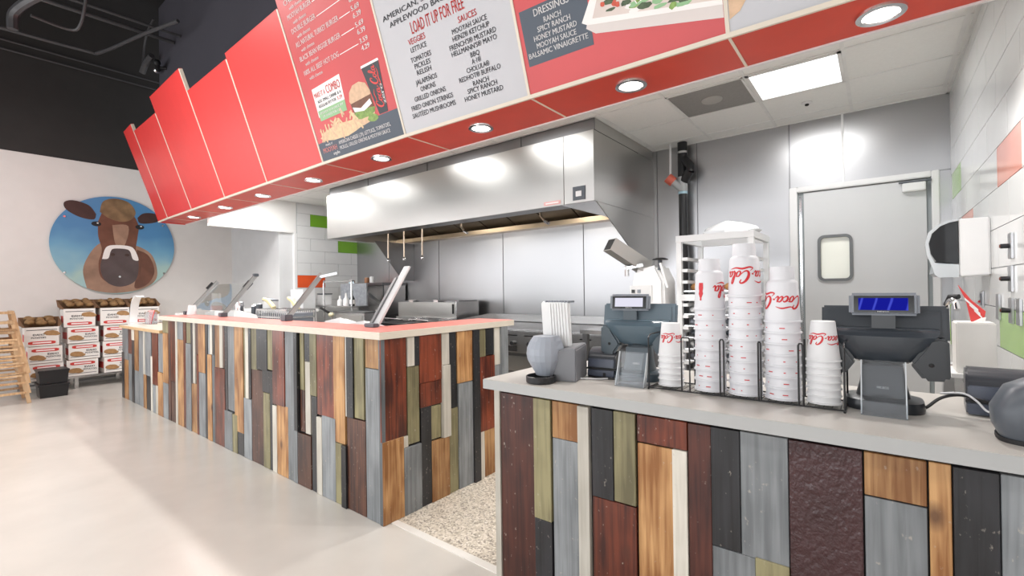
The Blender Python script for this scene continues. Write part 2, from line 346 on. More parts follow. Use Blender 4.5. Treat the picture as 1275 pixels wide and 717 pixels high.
# kitchen ceiling: lay-in tiles on a white grid
ck = sroot('ceiling', (-3, 3.5, ZC)); P = 0.545
bx('deck', WHITE, ck, -7.18, 2.40, ZC + 0.03, XR + 0.1, YB + 0.1, ZC + 0.1)
gx = [-0.70 + P * k for k in range(-12, 3)]; gy = [3.44 + P * k for k in range(-2, 4)]
for ix, x in enumerate(gx):
    for iy, y in enumerate(gy):
        x0, x1, y0, y1 = max(x, -7.18), min(x + P, XR), max(y, 2.4), min(y + P, YB)
        if x1 - x0 < 0.03 or y1 - y0 < 0.03: continue
        if y0 > 3.4 and x1 < -1.85 and x0 > -5.9: continue
        if abs(y - 3.44) < 0.01 and (abs(x + 0.70) < 0.01 or abs(x + 1.245) < 0.01): continue
        bx('ceiling_tile', CTILE, ck, x0 + 0.003, y0 + 0.003, ZC + 0.004, x1 - 0.003, y1 - 0.003, ZC + 0.018)
for x in gx:
    if -7.1 < x < XR: bx('grid_bar', GRID, ck, x - 0.011, 2.4, ZC, x + 0.011, 3.44 if -5.9 < x < -1.85 else YB, ZC + 0.008)
for y in gy:
    if 2.5 < y < YB: bx('grid_bar', GRID, ck, -1.83 if y > 3.44 else -7.18, y - 0.011, ZC - 0.0005, XR, y + 0.011, ZC + 0.007)
bx('edge_bar', GRID, ck, -7.18, YB - 0.03, ZC - 0.002, XR, YB - 0.012, ZC + 0.008); bx('edge_bar', GRID, ck, XR - 0.018, 2.4, ZC - 0.002, XR, YB, ZC + 0.008)

# kitchen door
d1 = sroot('door_1', (-0.12, 4.70, 0))
fr = MB(); fr.box(-0.600, 4.66, 0, -0.542, 4.74, 2.098).box(0.318, 4.66, 0, 0.364, 4.74, 2.098).box(-0.542, 4.66, 2.052, 0.318, 4.74, 2.098)
fr.build('door_frame', PLW, d1, bevel=0.006)
lf = MB(); lx0, lx1, wz0, wz1, wx0, wx1 = -0.497, 0.29, 1.305, 1.655, -0.386, -0.178
lf.box(lx0, 4.685, 0.01, wx0, 4.725, 2.045).box(wx1, 4.685, 0.01, lx1, 4.725, 2.045).box(wx0, 4.685, 0.01, wx1, 4.725, wz0).box(wx0, 4.685, wz1, wx1, 4.725, 2.045)
leaf = lf.build('door_leaf', mat('white_door_skin', 'c6c7c8', 0.4, var=0.01), d1)
def rring(x0, z0, x1, z1, r, n=6):
    o = []
    for cx, cz, a in ((x1 - r, z1 - r, 0), (x0 + r, z1 - r, 90), (x0 + r, z0 + r, 180), (x1 - r, z0 + r, 270)):
        o += [(cx + r * math.cos(math.radians(a + 90 * i / n)), cz + r * math.sin(math.radians(a + 90 * i / n))) for i in range(n + 1)]
    return o
def frame_ring(outer, inner, y0, y1): # ring between two equal-count outlines in x/z, extruded in y
    n = len(outer); g = MB(); vs = [(x, y0, z) for x, z in outer] + [(x, y0, z) for x, z in inner] + [(x, y1, z) for x, z in outer] + [(x, y1, z) for x, z in inner]
    fs = []
    for i in range(n):
        j = (i + 1) % n; fs += [(i, j, n + j, n + i), (2 * n + j, 2 * n + i, 3 * n + i, 3 * n + j), (j, i, 2 * n + i, 2 * n + j), (n + i, n + j, 3 * n + j, 3 * n + i)]
    return g.add(vs, fs)
frame_ring(rring(-0.402, 1.287, -0.162, 1.672, 0.05), rring(-0.380, 1.309, -0.184, 1.650, 0.03), 4.668, 4.69).build('window_gasket', RUB, leaf, smooth=True)
pane = mat('door_window_glass', 'e9eade', 0.08, var=0.02); bx('window_pane', pane, leaf, wx0, 4.70, wz0, wx1, 4.708, wz1)  # pale pane colour stands in for the lit room beyond
bx('door_edge_strip', mat('grey_edge_strip', '8f9698', 0.4), d1, -0.542, 4.70, 0, -0.500, 4.73, 2.05)
bx('door_edge_strip', MATS['grey_edge_strip'], d1, 0.292, 4.70, 0, 0.318, 4.73, 2.05)
bx('door_hinge', PLW, leaf, 0.15, 4.63, 1.955, 0.285, 4.685, 2.02, 0.006); bx('hinge_arm', PLD, leaf, 0.13, 4.64, 2.024, 0.318, 4.67, 2.034)
bx('door_channel', CHROME, d1, -0.53, 4.69, 0, -0.512, 4.70, 2.02)
# ------------------------------------------------------------------ menu canopy over the counters
EDGE = [(-8.135, 2.121), (-7.668, 2.100), (-6.702, 2.085), (-5.608, 2.062), (-4.565, 2.047), (-3.533, 2.030), (-2.497, 2.030), (-1.485, 2.063), (-0.481, 2.096), (0.43, 2.13)]
def yb(x):
    for (a, ya), (b, yb_) in zip(EDGE[:-1], EDGE[1:]):
        if x <= b: return ya + (yb_ - ya) * (x - a) / (b - a)
    return EDGE[-1][1]
TZ, TY = 0.9496, 0.3134
def face(x, v, d=0.0): return (x, yb(x) - TY * v - TZ * d, 2.3 + TZ * v - TY * d)   # a point on the leaning front, v up the lean, d proud of it
def slab(g, x0, x1, v0, v1, d0, d1, v1r=None):
    v1r = v1 if v1r is None else v1r
    return g.prism([face(x0, v0, d0), face(x1, v0, d0), face(x1, v1r, d0), face(x0, v1, d0)], [face(x0, v0, d1), face(x1, v0, d1), face(x1, v1r, d1), face(x0, v1, d1)])
can = thing('menu_canopy', 'long red overhead canopy with stepped leaning panels above the service counters', 'canopy', (-3.85, 2.2, 2.3))
tops = [1.255, 1.16, 1.335, 1.11, 1.15]
for i in range(5):
    slab(MB(), EDGE[i][0] + 0.004, EDGE[i + 1][0] - 0.014, 0.0, tops[i], -0.03, 0.0).build('panel', RED, can)
    hi = max(tops[i], tops[i + 1] if i < 4 else 1.3)
    slab(MB(), EDGE[i + 1][0] - 0.016, EDGE[i + 1][0] + 0.003, 0.0, tops[i] if i != 1 and i != 3 else tops[i], -0.03, 0.003).build('edge_strip', CREAMT, can)
    slab(MB(), EDGE[i][0] + 0.004, EDGE[i + 1][0] - 0.004, tops[i], tops[i] + 0.006, -0.03, 0.001).build('top_strip', RED, can)
for i in (6, 7, 8): slab(MB(), EDGE[i][0] - 0.008, EDGE[i][0] + 0.008, 0.0, 1.45, -0.03, 0.004).build('edge_strip', CREAMT, can)
for i in range(9):
    x0, x1 = EDGE[i][0], EDGE[i + 1][0]; y0, y1 = yb(x0), yb(x1)
    g = MB(); g.prism([(x0 + 0.006, y0 + 0.01, 2.300), (x1 - 0.006, y1 + 0.01, 2.300), (x1 - 0.006, 2.44, 2.300), (x0 + 0.006, 2.44, 2.300)],
                      [(x0 + 0.006, y0 + 0.01, 2.318), (x1 - 0.006, y1 + 0.01, 2.318), (x1 - 0.006, 2.44, 2.318), (x0 + 0.006, 2.44, 2.318)])
    g.build('soffit_panel', REDS, can)
    if i: bx('soffit_joint', CREAMT, can, x0 - 0.006, y0 + 0.005, 2.297, x0 + 0.006, 2.44, 2.312)
    MB().prism([(x0, y0 - 0.012, 2.288), (x1, y1 - 0.012, 2.288), (x1, y1 + 0.012, 2.294), (x0, y0 + 0.012, 2.294)], [(x0, y0 - 0.018, 2.306), (x1, y1 - 0.018, 2.306), (x1, y1 + 0.012, 2.306), (x0, y0 + 0.012, 2.306)]).build('front_trim', CREAMT, can)
bx('back_trim', PLW, can, -8.135, 2.438, 2.292, 0.43, 2.452, 2.36)
MB().prism([(-8.14, 2.115, 2.29), (-8.14, 2.45, 2.29), (-8.14, 2.45, 2.75), (-8.14, 1.98, 2.75)], [(-8.128, 2.115, 2.29), (-8.128, 2.45, 2.29), (-8.128, 2.45, 2.75), (-8.128, 1.98, 2.75)]).build('end_panel', RED, can)
# recessed lamps in the soffit
ords = ['first', 'second', 'third', 'fourth', 'fifth', 'sixth', 'seventh', 'eighth', 'ninth', 'tenth', 'eleventh', 'twelfth']
LX = [(-7.29, 2.29), (-6.21, 2.28), (-5.18, 2.27), (-4.12, 2.26), (-3.05, 2.235), (-2.0, 2.235), (-0.99, 2.27), (0.02, 2.30)]
for i, (x, y) in enumerate(LX):
    t = thing('ceiling_light', 'round recessed light in the red canopy underside, %s from the %s' % ((ords[i], 'far left end') if i < 5 else (ords[7 - i], 'right wall')), 'light', (x, y, 2.288), 'recessed lights under the red canopy')
    g = MB(); g.lathe(x, y, [(0.082, 2.2995), (0.080, 2.290), (0.060, 2.289), (0.056, 2.298)], 28, False); g.build('trim_ring', CHROME, t, True)
    MB().lathe(x, y, [(0.058, 2.296), (0.054, 2.2925)], 28).build('lens', LAMP, t)
    pl = bpy.data.lights.new('lamp', 'SPOT'); pl.energy = 52; pl.spot_size = 2.5; pl.spot_blend = 0.6; pl.shadow_soft_size = 0.05; pl.color = (1, 0.97, 0.93)
    po = bpy.data.objects.new('lamp', pl); COL.objects.link(po); po.location = (x, y, 2.28)

# ------------------------------------------------------------------ the four menu boards
def put(g, i0, vs, fs, x, v, d): g.add([face(x + a, v + b, d) for a, b in vs], fs)
class Board:
    def __init__(s, i, name, label, m, top=1.45):
        s.x0, s.x1 = EDGE[i][0] + (0.006), EDGE[i + 1][0] - 0.009
        s.t = thing('menu_board', label, 'menu board', face((s.x0 + s.x1) / 2, 0, 0), 'menu boards on the canopy'); s.L = {}
        s.f = slab(MB(), s.x0, s.x1, 0.004, top, -0.03, 0.0).build('board_face', m, s.t)
    def text(s, key, body, h, x, v, align='L', width=None, bold=0.012):
        vs, fs = text2d(body, h, width, align, bold); s.L.setdefault(key, MB()).add([face(x + a, v + b, 0.0022) for a, b in vs], fs)
    def poly(s, key, pts, d=0.001):
        g = s.L.setdefault(key, MB()); g.add([face(a, b, d) for a, b in pts], [tuple(range(len(pts)))])
    def strip(s, key, pts, d=0.0022, k=4):
        vs, fs = ribbon(pts, k); s.L.setdefault(key, MB()).add([face(a, b, d) for a, b in vs], fs)
    def rect(s, key, x0, v0, x1, v1, d=0.001): s.poly(key, [(x0, v0), (x1, v0), (x1, v1), (x0, v1)], d)
    def done(s, mm):
        for k, g in s.L.items(): tag(g.build(k, mm[k], s.f), kind='stuff')
PRW = mat('print_white', 'f2efee', 0.5, var=0.01); PRK = mat('print_dark_grey', '3c3c42', 0.5, var=0.02); PRR = mat('print_red', 'd8403c', 0.5, var=0.02)
PRS = mat('print_slate', '4b5460', 0.5, var=0.03); PRG = mat('print_green', '8fb98a', 0.5, var=0.03); PRBUN = mat('print_bun', 'd2b090', 0.5, var=0.12, scale=30)
PRFRY = mat('print_fries', 'd9bd96', 0.5, var=0.15, scale=50); PRPAT = mat('print_patty', '6e4630', 0.5, var=0.2, scale=40); PRLET = mat('print_lettuce', '7d9a4e', 0.5, var=0.3, scale=50)
PRTRAY = mat('print_tray', 'd8cfcb', 0.5, var=0.03); PRRIM = mat('print_tray_rim', 'f0ebe8', 0.5, var=0.02); PRTOM = mat('print_tomato', 'c9553e', 0.5, var=0.15, scale=50); PRPINK = mat('print_coral', 'dd6a66', 0.5, var=0.04)
PRCUP = mat('print_cup_black', '33363c', 0.5, var=0.05); PRDKG = mat('print_dark_leaf', '46583c', 0.5, var=0.3, scale=60)
BRED = mat('board_red', 'c4484a', 0.4, var=0.08, scale=2.0); BWHT = mat('board_white', 'bebec2', 0.4, var=0.02, scale=3.0)

b1 = Board(5, 'menu_board', 'red menu board with burger prices, a burger, fries and black cola cup', BRED)
rows1 = [('CHEESEBURGER', 1.131, 0.44, ('4.99', None)), ('MOOYAH BURGER', 1.036, 0.33, ('5.09', '5.69')), ('DOUBLE BURGER', 0.940, 0.335, ('5.69', '6.39')), ('ALL NATURAL TURKEY BURGER', 0.844, 0.575, ('5.69', '6.39')), ('BLACK BEAN VEGGIE BURGER', 0.745, 0.548, ('5.69', '6.39')), ('100% ALL BEEF HOT DOG', 0.645, 0.475, ('3.59', '4.29'))]
for k, (n, v, w, pr) in enumerate(rows1):
    b1.text('white_lettering', n, 0.034, -3.436, v, 'L', w, 0.006)
    b1.text('white_lettering', 'with cheese', 0.024, -3.386, v - 0.044, 'L', 0.185, 0.004)
    b1.rect('white_rules', -3.436 + w + 0.01, v + 0.004, -2.725, v + 0.009, 0.0015)
    b1.text('white_lettering', pr[0], 0.030, -2.707, v, 'L', 0.09, 0.015)
    if pr[1]: b1.text('white_lettering', pr[1], 0.030, -2.707, v - 0.044, 'L', 0.09, 0.015)
b1.poly('combo_card', [(-3.412, 0.330), (-3.040, 0.330), (-3.020, 0.545), (-3.404, 0.535)], 0.001)
b1.poly('green_band', [(-3.400, 0.300), (-3.042, 0.300), (-3.036, 0.375), (-3.402, 0.375)], 0.0014)
b1.text('red_lettering', 'MAKE IT A', 0.036, -3.392, 0.466, 'L', 0.15, 0.006); b1.text('red_lettering', 'COMBO', 0.058, -3.225, 0.462, 'L', 0.185, 0.010)
b1.text('dark_lettering', 'ADD SMALL DRINK & A', 0.022, -3.372, 0.425, 'L', 0.32, 0.01); b1.text('dark_lettering', 'REGULAR FRY FOR', 0.022, -3.372, 0.391, 'L', 0.24, 0.01); b1.text('red_lettering', '3.29', 0.024, -3.118, 0.391, 'L', 0.065, 0.012)
b1.text('white_lettering', 'UPGRADE TO A LARGE FRY', 0.016, -3.385, 0.345, 'L', 0.32, 0.01); b1.text('white_lettering', 'OR SHAKE FOR 1.50', 0.016, -3.36, 0.318, 'L', 0.25, 0.01)
b1.poly('dark_band', [(-3.527, 0.006), (-2.507, 0.006), (-2.507, 0.185), (-2.70, 0.185), (-3.527, 0.150)], 0.001)
b1.text('white_lettering', 'AMERICAN CHEESE (.29), LETTUCE, TOMATOES,', 0.026, -3.255, 0.096, 'L', 0.64, 0.004); b1.text('white_lettering', 'PICKLES, GRILLED ONIONS & MOOYAH SAUCE', 0.026, -3.255, 0.058, 'L', 0.62, 0.004)
b1.text('white_lettering', 'MAKE IT', 0.016, -3.43, 0.116, 'L', 0.1, 0.01); b1.text('pink_lettering', 'MOOYAH', 0.038, -3.485, 0.070, 'L', 0.195, 0.012); b1.text('white_lettering', 'style', 0.024, -3.36, 0.036, 'L', 0.09, 0.02)
for k in range(46):   # the heap of fries
    x = random.uniform(-3.45, -2.92); hgt = 0.05 + 0.10 * max(0, 1 - abs(x + 3.14) / 0.33); v = 0.165 + random.uniform(0, hgt); a = random.uniform(0.3, 2.6); l = random.uniform(0.05, 0.09)
    dx, dv = math.cos(a) * l / 2, math.sin(a) * l / 2; n = (-math.sin(a) * 0.008, math.cos(a) * 0.008)
    b1.poly('fries_picture' if k % 3 else 'bun_picture', [(x - dx - n[0], v - dv - n[1]), (x + dx - n[0], v + dv - n[1]), (x + dx + n[0], v + dv + n[1]), (x - dx + n[0], v - dv + n[1])], 0.0016 + 0.00001 * k)
b1.poly('fries_picture', blob(-3.16, 0.185, 0.29, 0.05, 18, 0.1), 0.0014)
b1.poly('bun_picture', [(-2.99, 0.345), (-2.965, 0.40), (-2.91, 0.435), (-2.83, 0.44), (-2.765, 0.415), (-2.735, 0.36), (-2.74, 0.335), (-2.98, 0.325)], 0.0016)
b1.poly('patty_picture', [(-2.985, 0.33), (-2.74, 0.34), (-2.735, 0.255), (-2.97, 0.24)], 0.0015); b1.poly('lettuce_picture', blob(-2.86, 0.235, 0.135, 0.03, 16, 0.15), 0.0017)
b1.poly('white_wrap', [(-2.97, 0.30), (-2.88, 0.275), (-2.76, 0.31), (-2.75, 0.275), (-2.85, 0.25), (-2.96, 0.265)], 0.0018); b1.poly('bun_picture', [(-2.98, 0.215), (-2.74, 0.225), (-2.76, 0.175), (-2.90, 0.16)], 0.0016); b1.poly('lettuce_picture', blob(-2.78, 0.185, 0.06, 0.025, 12, 0.2), 0.0018)
b1.poly('cup_picture', [(-2.765, 0.505), (-2.575, 0.505), (-2.605, 0.19), (-2.70, 0.19)], 0.0015); b1.poly('white_wrap', [(-2.77, 0.505), (-2.57, 0.505), (-2.575, 0.52), (-2.765, 0.52)], 0.0016)
b1.done({'white_lettering': PRW, 'white_rules': PRW, 'combo_card': PRW, 'green_band': PRG, 'red_lettering': PRR, 'dark_lettering': PRK, 'dark_band': PRS, 'pink_lettering': mat('print_pink', 'e89a94', 0.5), 'fries_picture': PRFRY, 'bun_picture': PRBUN, 'patty_picture': PRPAT, 'lettuce_picture': PRLET, 'white_wrap': PRW, 'cup_picture': PRCUP})

# cursive soda lettering as pen strokes (unit: x-height about 0.45, capitals 1.0), reused on the cups
def cola_strokes():
    def Cc(x): return [(x + .66, .70, .05), (x + .72, .92, .09), (x + .58, 1.02, .10), (x + .36, .90, .13), (x + .20, .58, .16), (x + .20, .24, .15), (x + .36, .02, .11), (x + .60, .06, .07), (x + .80, .30, .04)]
    def oo(x): return [(x + .30, .46, .05), (x + .16, .44, .09), (x + .06, .24, .11), (x + .12, .04, .09), (x + .26, .04, .07), (x + .36, .24, .10), (x + .30, .46, .06), (x + .46, .40, .04)]
    def cc(x): return [(x + .36, .36, .06), (x + .26, .46, .08), (x + .10, .34, .11), (x + .10, .10, .11), (x + .24, .01, .08), (x + .44, .16, .04)]
    def aa(x): return [(x + .34, .40, .06), (x + .20, .46, .08), (x + .07, .26, .11), (x + .12, .03, .09), (x + .28, .12, .06), (x + .38, .46, .08), (x + .38, .12, .11), (x + .46, .02, .08), (x + .60, .18, .04)]
    def ll(x): return [(x + .02, .10, .04), (x + .22, .50, .07), (x + .30, .92, .09), (x + .20, 1.04, .08), (x + .12, .80, .10), (x + .12, .20, .12), (x + .22, .02, .09), (x + .38, .16, .04)]
    sh = [Cc(0), oo(.78), cc(1.22), aa(1.62), [(2.22, .24, .10), (2.36, .27, .10)], Cc(2.40), oo(3.18), ll(3.58), aa(3.88),
          [(2.55, .0, .03), (2.40, -.22, .07), (2.70, -.30, .10), (3.20, -.18, .12), (3.70, -.26, .09), (4.2, -.16, .03)], [(0.5, 1.02, .03), (0.9, .86, .07), (1.5, .98, .09), (2.0, .84, .03)]]
    return [[(x + 0.28 * y, y, w) for x, y, w in st] for st in sh]
COLA = cola_strokes()
# the script lettering running down the printed black cup on the first board
g = MB()
for st in COLA:
    vs, fs = ribbon([(x, y, w * 1.2) for x, y, w in st], 3); g.add([face(-2.628 - b * 0.072, 0.215 + a * 0.062, 0.0026) for a, b in vs], fs)
tag(g.build('script_lettering', PRR, b1.f), kind='stuff')
g = MB(); vs, fs = text2d('zero', 0.034, 0.13, 'L', 0.01); g.add([face(-2.598 - b, 0.24 + a, 0.0026) for a, b in vs], fs); tag(g.build('cup_lettering', PRW, b1.f), kind='stuff')

b2 = Board(6, 'menu_board', 'white menu board listing free veggies and sauces', BWHT)
b2.text('dark_lettering', 'AMERICAN, SWISS, CHEDDAR .59', 0.030, -2.44, 0.688, 'L', 0.93, 0.002); b2.text('dark_lettering', 'APPLEWOOD BACON .99 • PICO', 0.030, -2.391, 0.640, 'L', 0.83, 0.002)
b2.text('red_lettering', 'CHEESE', 0.05, -2.0, 0.745, 'C', 0.30, 0.012)
b2.text('red_lettering', 'LOAD IT UP FOR FREE', 0.066, -2.006, 0.551, 'C', 0.43, 0.004)
V = [('VEGGIES', .500, .148, 1), ('LETTUCE', .456, .138, 0), ('TOMATOES', .401, .178, 0), ('PICKLES', .361, .14, 0), ('RELISH', .322, .126, 0), ('JALAPEÑOS', .270, .188, 0), ('ONIONS', .226, .132, 0), ('GRILLED ONIONS', .180, .277, 0), ('FRIED ONION STRINGS', .133, .368, 0), ('SAUTÉED MUSHROOMS', .088, .382, 0)]
for n, v, w, r in V: b2.text('red_lettering' if r else 'dark_lettering', n, 0.029 if not r else 0.033, -2.196, v, 'C', w, 0.002)
V = [('SAUCES', .494, .137, 1), ('MOOYAH SAUCE', .452, .258, 0), ('HEINZ® KETCHUP', .415, .274, 0), ('FRENCH\'S® MUSTARD', .376, .346, 0), ('HELLMANN\'S® MAYO', .341, .337, 0), ('BBQ', .301, .067, 0), ('A·1®', .265, .069, 0), ('CHOLULA®', .229, .171, 0), ('REDHOT® BUFFALO', .193, .309, 0), ('RANCH', .152, .117, 0), ('SPICY RANCH', .120, .221, 0), ('HONEY MUSTARD', .083, .288, 0)]
for n, v, w, r in V: b2.text('red_lettering' if r else 'dark_lettering', n, 0.027 if not r else 0.033, -1.786, v, 'C', w, 0.002)
b2.done({'dark_lettering': PRK, 'red_lettering': PRR})

b3 = Board(7, 'menu_board', 'red menu board with dressings list and a salad tray picture', BRED)
b3.poly('slate_box', [(-1.451, 0.146), (-1.072, 0.146), (-1.072, 0.415), (-1.455, 0.415)], 0.001)
for n, v, w, h in (('DRESSINGS', .368, .204, .034), ('RANCH', .325, .101, .026), ('SPICY RANCH', .291, .192, .026), ('HONEY MUSTARD', .254, .25, .026), ('MOOYAH SAUCE', .218, .232, .026), ('BALSAMIC VINAIGRETTE', .182, .346, .026)): b3.text('white_lettering', n, h, -1.268, v, 'C', w, 0.005)
b3.poly('tray_picture', [(-1.10, 0.225), (-1.055, 0.190), (-0.491, 0.075), (-0.491, 0.138), (-1.09, 0.245)], 0.0012)
b3.poly('tray_rim_picture', [(-1.118, 0.255), (-1.09, 0.238), (-0.491, 0.125), (-0.491, 0.145), (-1.06, 0.258), (-0.98, 0.42), (-1.0, 0.43)], 0.0016)
b3.poly('tray_base_picture', [(-1.06, 0.258), (-0.491, 0.145), (-0.491, 0.42), (-0.98, 0.42)], 0.0011)
for k in range(70):
    x = random.uniform(-0.98, -0.52); v = 0.235 + (x + 0.98) * -0.20 + random.uniform(0.01, 0.19); key = ('leaf_picture', 'dark_leaf_picture', 'lettuce_picture', 'white_onion_picture')[k % 4]
    if x > -0.62: key = ('tomato_picture', 'white_onion_picture', 'leaf_picture')[k % 3]
    b3.poly(key, blob(x, v, random.uniform(.015, .04), random.uniform(.006, .016), 8, 0.3, random.uniform(0, 3)), 0.0018 + 0.00001 * k)
for x, v in ((-1.0, .30), (-0.93, .275), (-0.945, .285)): b3.poly('tomato_picture', blob(x, v, .012, .012, 8, .2), 0.0028)
b3.done({'slate_box': PRS, 'white_lettering': PRW, 'tray_picture': PRTRAY, 'tray_rim_picture': PRRIM, 'tray_base_picture': mat('print_tray_base', 'd9cbc4', 0.5), 'leaf_picture': PRLET, 'dark_leaf_picture': PRDKG, 'lettuce_picture': PRG, 'white_onion_picture': PRRIM, 'tomato_picture': PRTOM})
b4 = Board(8, 'menu_board', 'pale menu board nearest the right wall, mostly out of view', BWHT)
b4.poly('burger_picture', [(-0.47, 0.06), (-0.43, 0.08), (-0.40, 0.12), (-0.39, 0.18), (-0.47, 0.18)], 0.0014)
b4.done({'burger_picture': PRBUN})
# ------------------------------------------------------------------ counters faced with salvaged planks
WOODS = {'G': wood('grey_painted_plank', '94989b', '74787b', 0.42, 0.2), 'K': wood('charcoal_stained_plank', '2e2e32', '1b1b1d', 0.33, 0.5), 'R': wood('mahogany_plank', '873f26', '44190f', 0.28, 0.2, 0.5),
         'M': wood('dark_maroon_plank', '542a20', '331714', 0.30, 0.35), 'P': mat('purple_brown_plank', '402628', 0.2, var=.2, scale=9, bump=.55, bscale=75, stretch=(1, 1, .7)), 'B': wood('walnut_plank', '644030', '38201a', 0.38, 0.2),
         'RB': wood('red_brown_plank', '743622', '3e1810', 0.3, 0.25, 0.4), 'T': wood('pine_plank', 'c79a68', '8a5a30', 0.42, 0.35, 0.8), 'O': wood('olive_plank', '9c946f', '716a4e', 0.45, 0.2, 0.4),
         'W': wood('whitewashed_plank', 'dad5ca', 'c2bcb0', 0.5, 0.2), 'S': wood('slate_plank', '6e7478', '585d61', 0.45, 0.2)}
LOW =[
 (-7.324,-7.217,0.558,0.885,'G'),(-7.324,-7.217,0.0,0.558,'K'),(-7.221,-7.053,0.475,0.885,'G'),(-7.221,-7.053,0.0,0.475,'T'),(-7.05,-6.896,0.558,0.885,'R'),(-7.05,-6.896,0.0,0.558,'G'),
 (-6.89,-6.786,0.725,0.885,'W'),(-6.89,-6.786,0.0,0.725,'K'),(-6.799,-6.625,0.382,0.885,'T'),(-6.799,-6.625,0.0,0.382,'G'),(-6.623,-6.429,0.0,0.885,'G'),(-6.432,-6.364,0.372,0.885,'W'),
 (-6.432,-6.324,0.0,0.374,'T'),(-6.365,-6.15,0.367,0.885,'G'),(-6.325,-6.163,0.0,0.368,'K'),(-6.143,-6.099,0.592,0.885,'B'),(-6.156,-6.099,0.0,0.592,'W'),(-6.109,-5.92,0.298,0.885,'R'),
 (-6.109,-6.01,0.0,0.292,'G'),(-6.01,-5.92,0.0,0.303,'W'),(-5.915,-5.746,0.448,0.885,'G'),(-5.915,-5.746,0.0,0.448,'T'),
]
MAIN =[
 (-5.772,-5.576,0.863,0.993,'O'),(-5.741,-5.584,0.359,0.863,'T'),(-5.749,-5.592,0.0,0.359,'G'),(-5.587,-5.516,0.0,0.993,'B'),(-5.521,-5.368,0.399,0.993,'R'),(-5.521,-5.368,0.0,0.399,'B'),  # narrow full-height walnut strip paints a shadow between the planks
 (-5.363,-5.307,0.0,0.993,'W'),(-5.307,-5.151,0.82,0.993,'G'),(-5.307,-5.151,0.0,0.82,'T'),(-5.163,-5.087,0.0,0.993,'R'),(-5.076,-4.941,0.797,0.993,'O'),(-5.076,-4.941,0.0,0.797,'G'),
 (-4.952,-4.904,0.437,0.993,'K'),(-4.904,-4.845,0.443,0.993,'W'),(-4.952,-4.81,0.0,0.443,'T'),(-4.837,-4.767,0.711,0.993,'B'),(-4.802,-4.756,0.0,0.712,'R'),(-4.761,-4.605,0.56,0.993,'T'),
 (-4.761,-4.605,0.0,0.56,'G'),(-4.608,-4.553,0.0,0.993,'K'),(-4.546,-4.493,0.732,0.993,'G'),(-4.546,-4.451,0.0,0.733,'T'),(-4.493,-4.441,0.736,0.993,'W'),(-4.451,-4.389,0.0,0.739,'S'),
 (-4.441,-4.389,0.74,0.993,'K'),(-4.393,-4.278,0.634,0.993,'T'),(-4.278,-4.214,0.642,0.993,'W'),(-4.393,-4.181,0.0,0.639,'R'),(-4.214,-4.181,0.647,0.993,'B'),(-4.19,-4.129,0.302,0.993,'K'),
 (-4.129,-3.992,0.317,0.993,'G'),(-4.19,-4.037,0.0,0.309,'G'),(-4.038,-3.948,0.0,0.299,'O'),(-3.996,-3.835,0.174,0.993,'T'),(-3.952,-3.835,0.0,0.178,'K'),(-3.828,-3.786,0.45,0.993,'O'),
 (-3.786,-3.733,0.456,0.993,'W'),(-3.733,-3.692,0.462,0.993,'K'),(-3.828,-3.692,0.0,0.456,'G'),(-3.694,-3.595,0.685,0.993,'O'),(-3.694,-3.499,0.0,0.69,'B'),(-3.595,-3.423,0.694,0.993,'K'),
 (-3.509,-3.343,0.541,0.702,'K'),(-3.423,-3.337,0.707,0.993,'O'),(-3.503,-3.402,0.0,0.538,'O'),(-3.402,-3.353,0.0,0.548,'K'),(-3.343,-3.171,0.476,0.993,'R'),(-3.355,-3.291,0.0,0.467,'W'),
 (-3.291,-3.133,0.0,0.482,'T'),(-3.169,-3.051,0.0,0.993,'G'),(-3.056,-3.01,0.343,0.993,'K'),(-3.01,-2.968,0.351,0.993,'KR'),(-2.961,-2.913,0.622,0.993,'O'),(-2.965,-2.909,0.353,0.623,'B'),
 (-2.909,-2.838,0.81,0.993,'K'),(-2.908,-2.844,0.346,0.81,'W'),(-3.056,-3.003,0.0,0.344,'G'),(-3.003,-2.833,0.0,0.34,'B'),(-2.843,-2.762,0.6,0.993,'O'),(-2.827,-2.762,0.0,0.601,'K'),
 (-2.763,-2.564,0.491,0.993,'R'),(-2.763,-2.701,0.0,0.48,'W'),(-2.701,-2.551,0.0,0.497,'G'),(-2.567,-2.449,0.361,0.993,'T'),(-2.446,-2.413,0.527,0.993,'W'),(-2.413,-2.345,0.532,0.993,'KR'),
 (-2.346,-2.252,0.537,0.993,'O'),(-2.425,-2.244,0.0,0.531,'B'),(-2.554,-2.473,0.0,0.359,'O'),(-2.474,-2.422,0.0,0.362,'KR'),(-2.247,-2.111,0.83,0.993,'T'),(-2.238,-2.111,0.0,0.83,'G'),
]
END =[
 (1.509,1.681,0.442,0.993,'R'),(1.511,1.654,0.0,0.445,'T'),(1.687,1.738,0.825,0.993,'W'),(1.738,1.775,0.823,0.993,'K'),(1.686,1.771,0.386,0.823,'O'),(1.653,1.691,0.375,0.441,'W'),
 (1.653,1.781,0.0,0.376,'G'),(1.774,1.945,0.716,0.993,'R'),(1.777,1.944,0.573,0.716,'R'),(1.78,1.862,0.0,0.58,'K'),(1.86,1.941,0.369,0.569,'O'),(1.858,2.003,0.0,0.361,'T'),
 (1.947,2.011,0.798,0.993,'W'),(1.943,2.007,0.361,0.798,'WR'),(2.006,2.073,0.521,0.993,'K'),(2.006,2.083,0.0,0.52,'O'),(2.076,2.216,0.666,0.993,'T'),(2.084,2.222,0.0,0.664,'G'),
 (2.213,2.276,0.0,0.993,'KR'),(2.283,2.351,0.804,0.993,'O'),(2.351,2.437,0.809,0.993,'K'),(2.275,2.438,0.308,0.807,'R'),(2.273,2.326,0.0,0.321,'W'),(2.326,2.439,0.0,0.309,'T'),
 (2.442,2.502,0.732,0.993,'W'),(2.442,2.502,0.0,0.732,'G'),
]
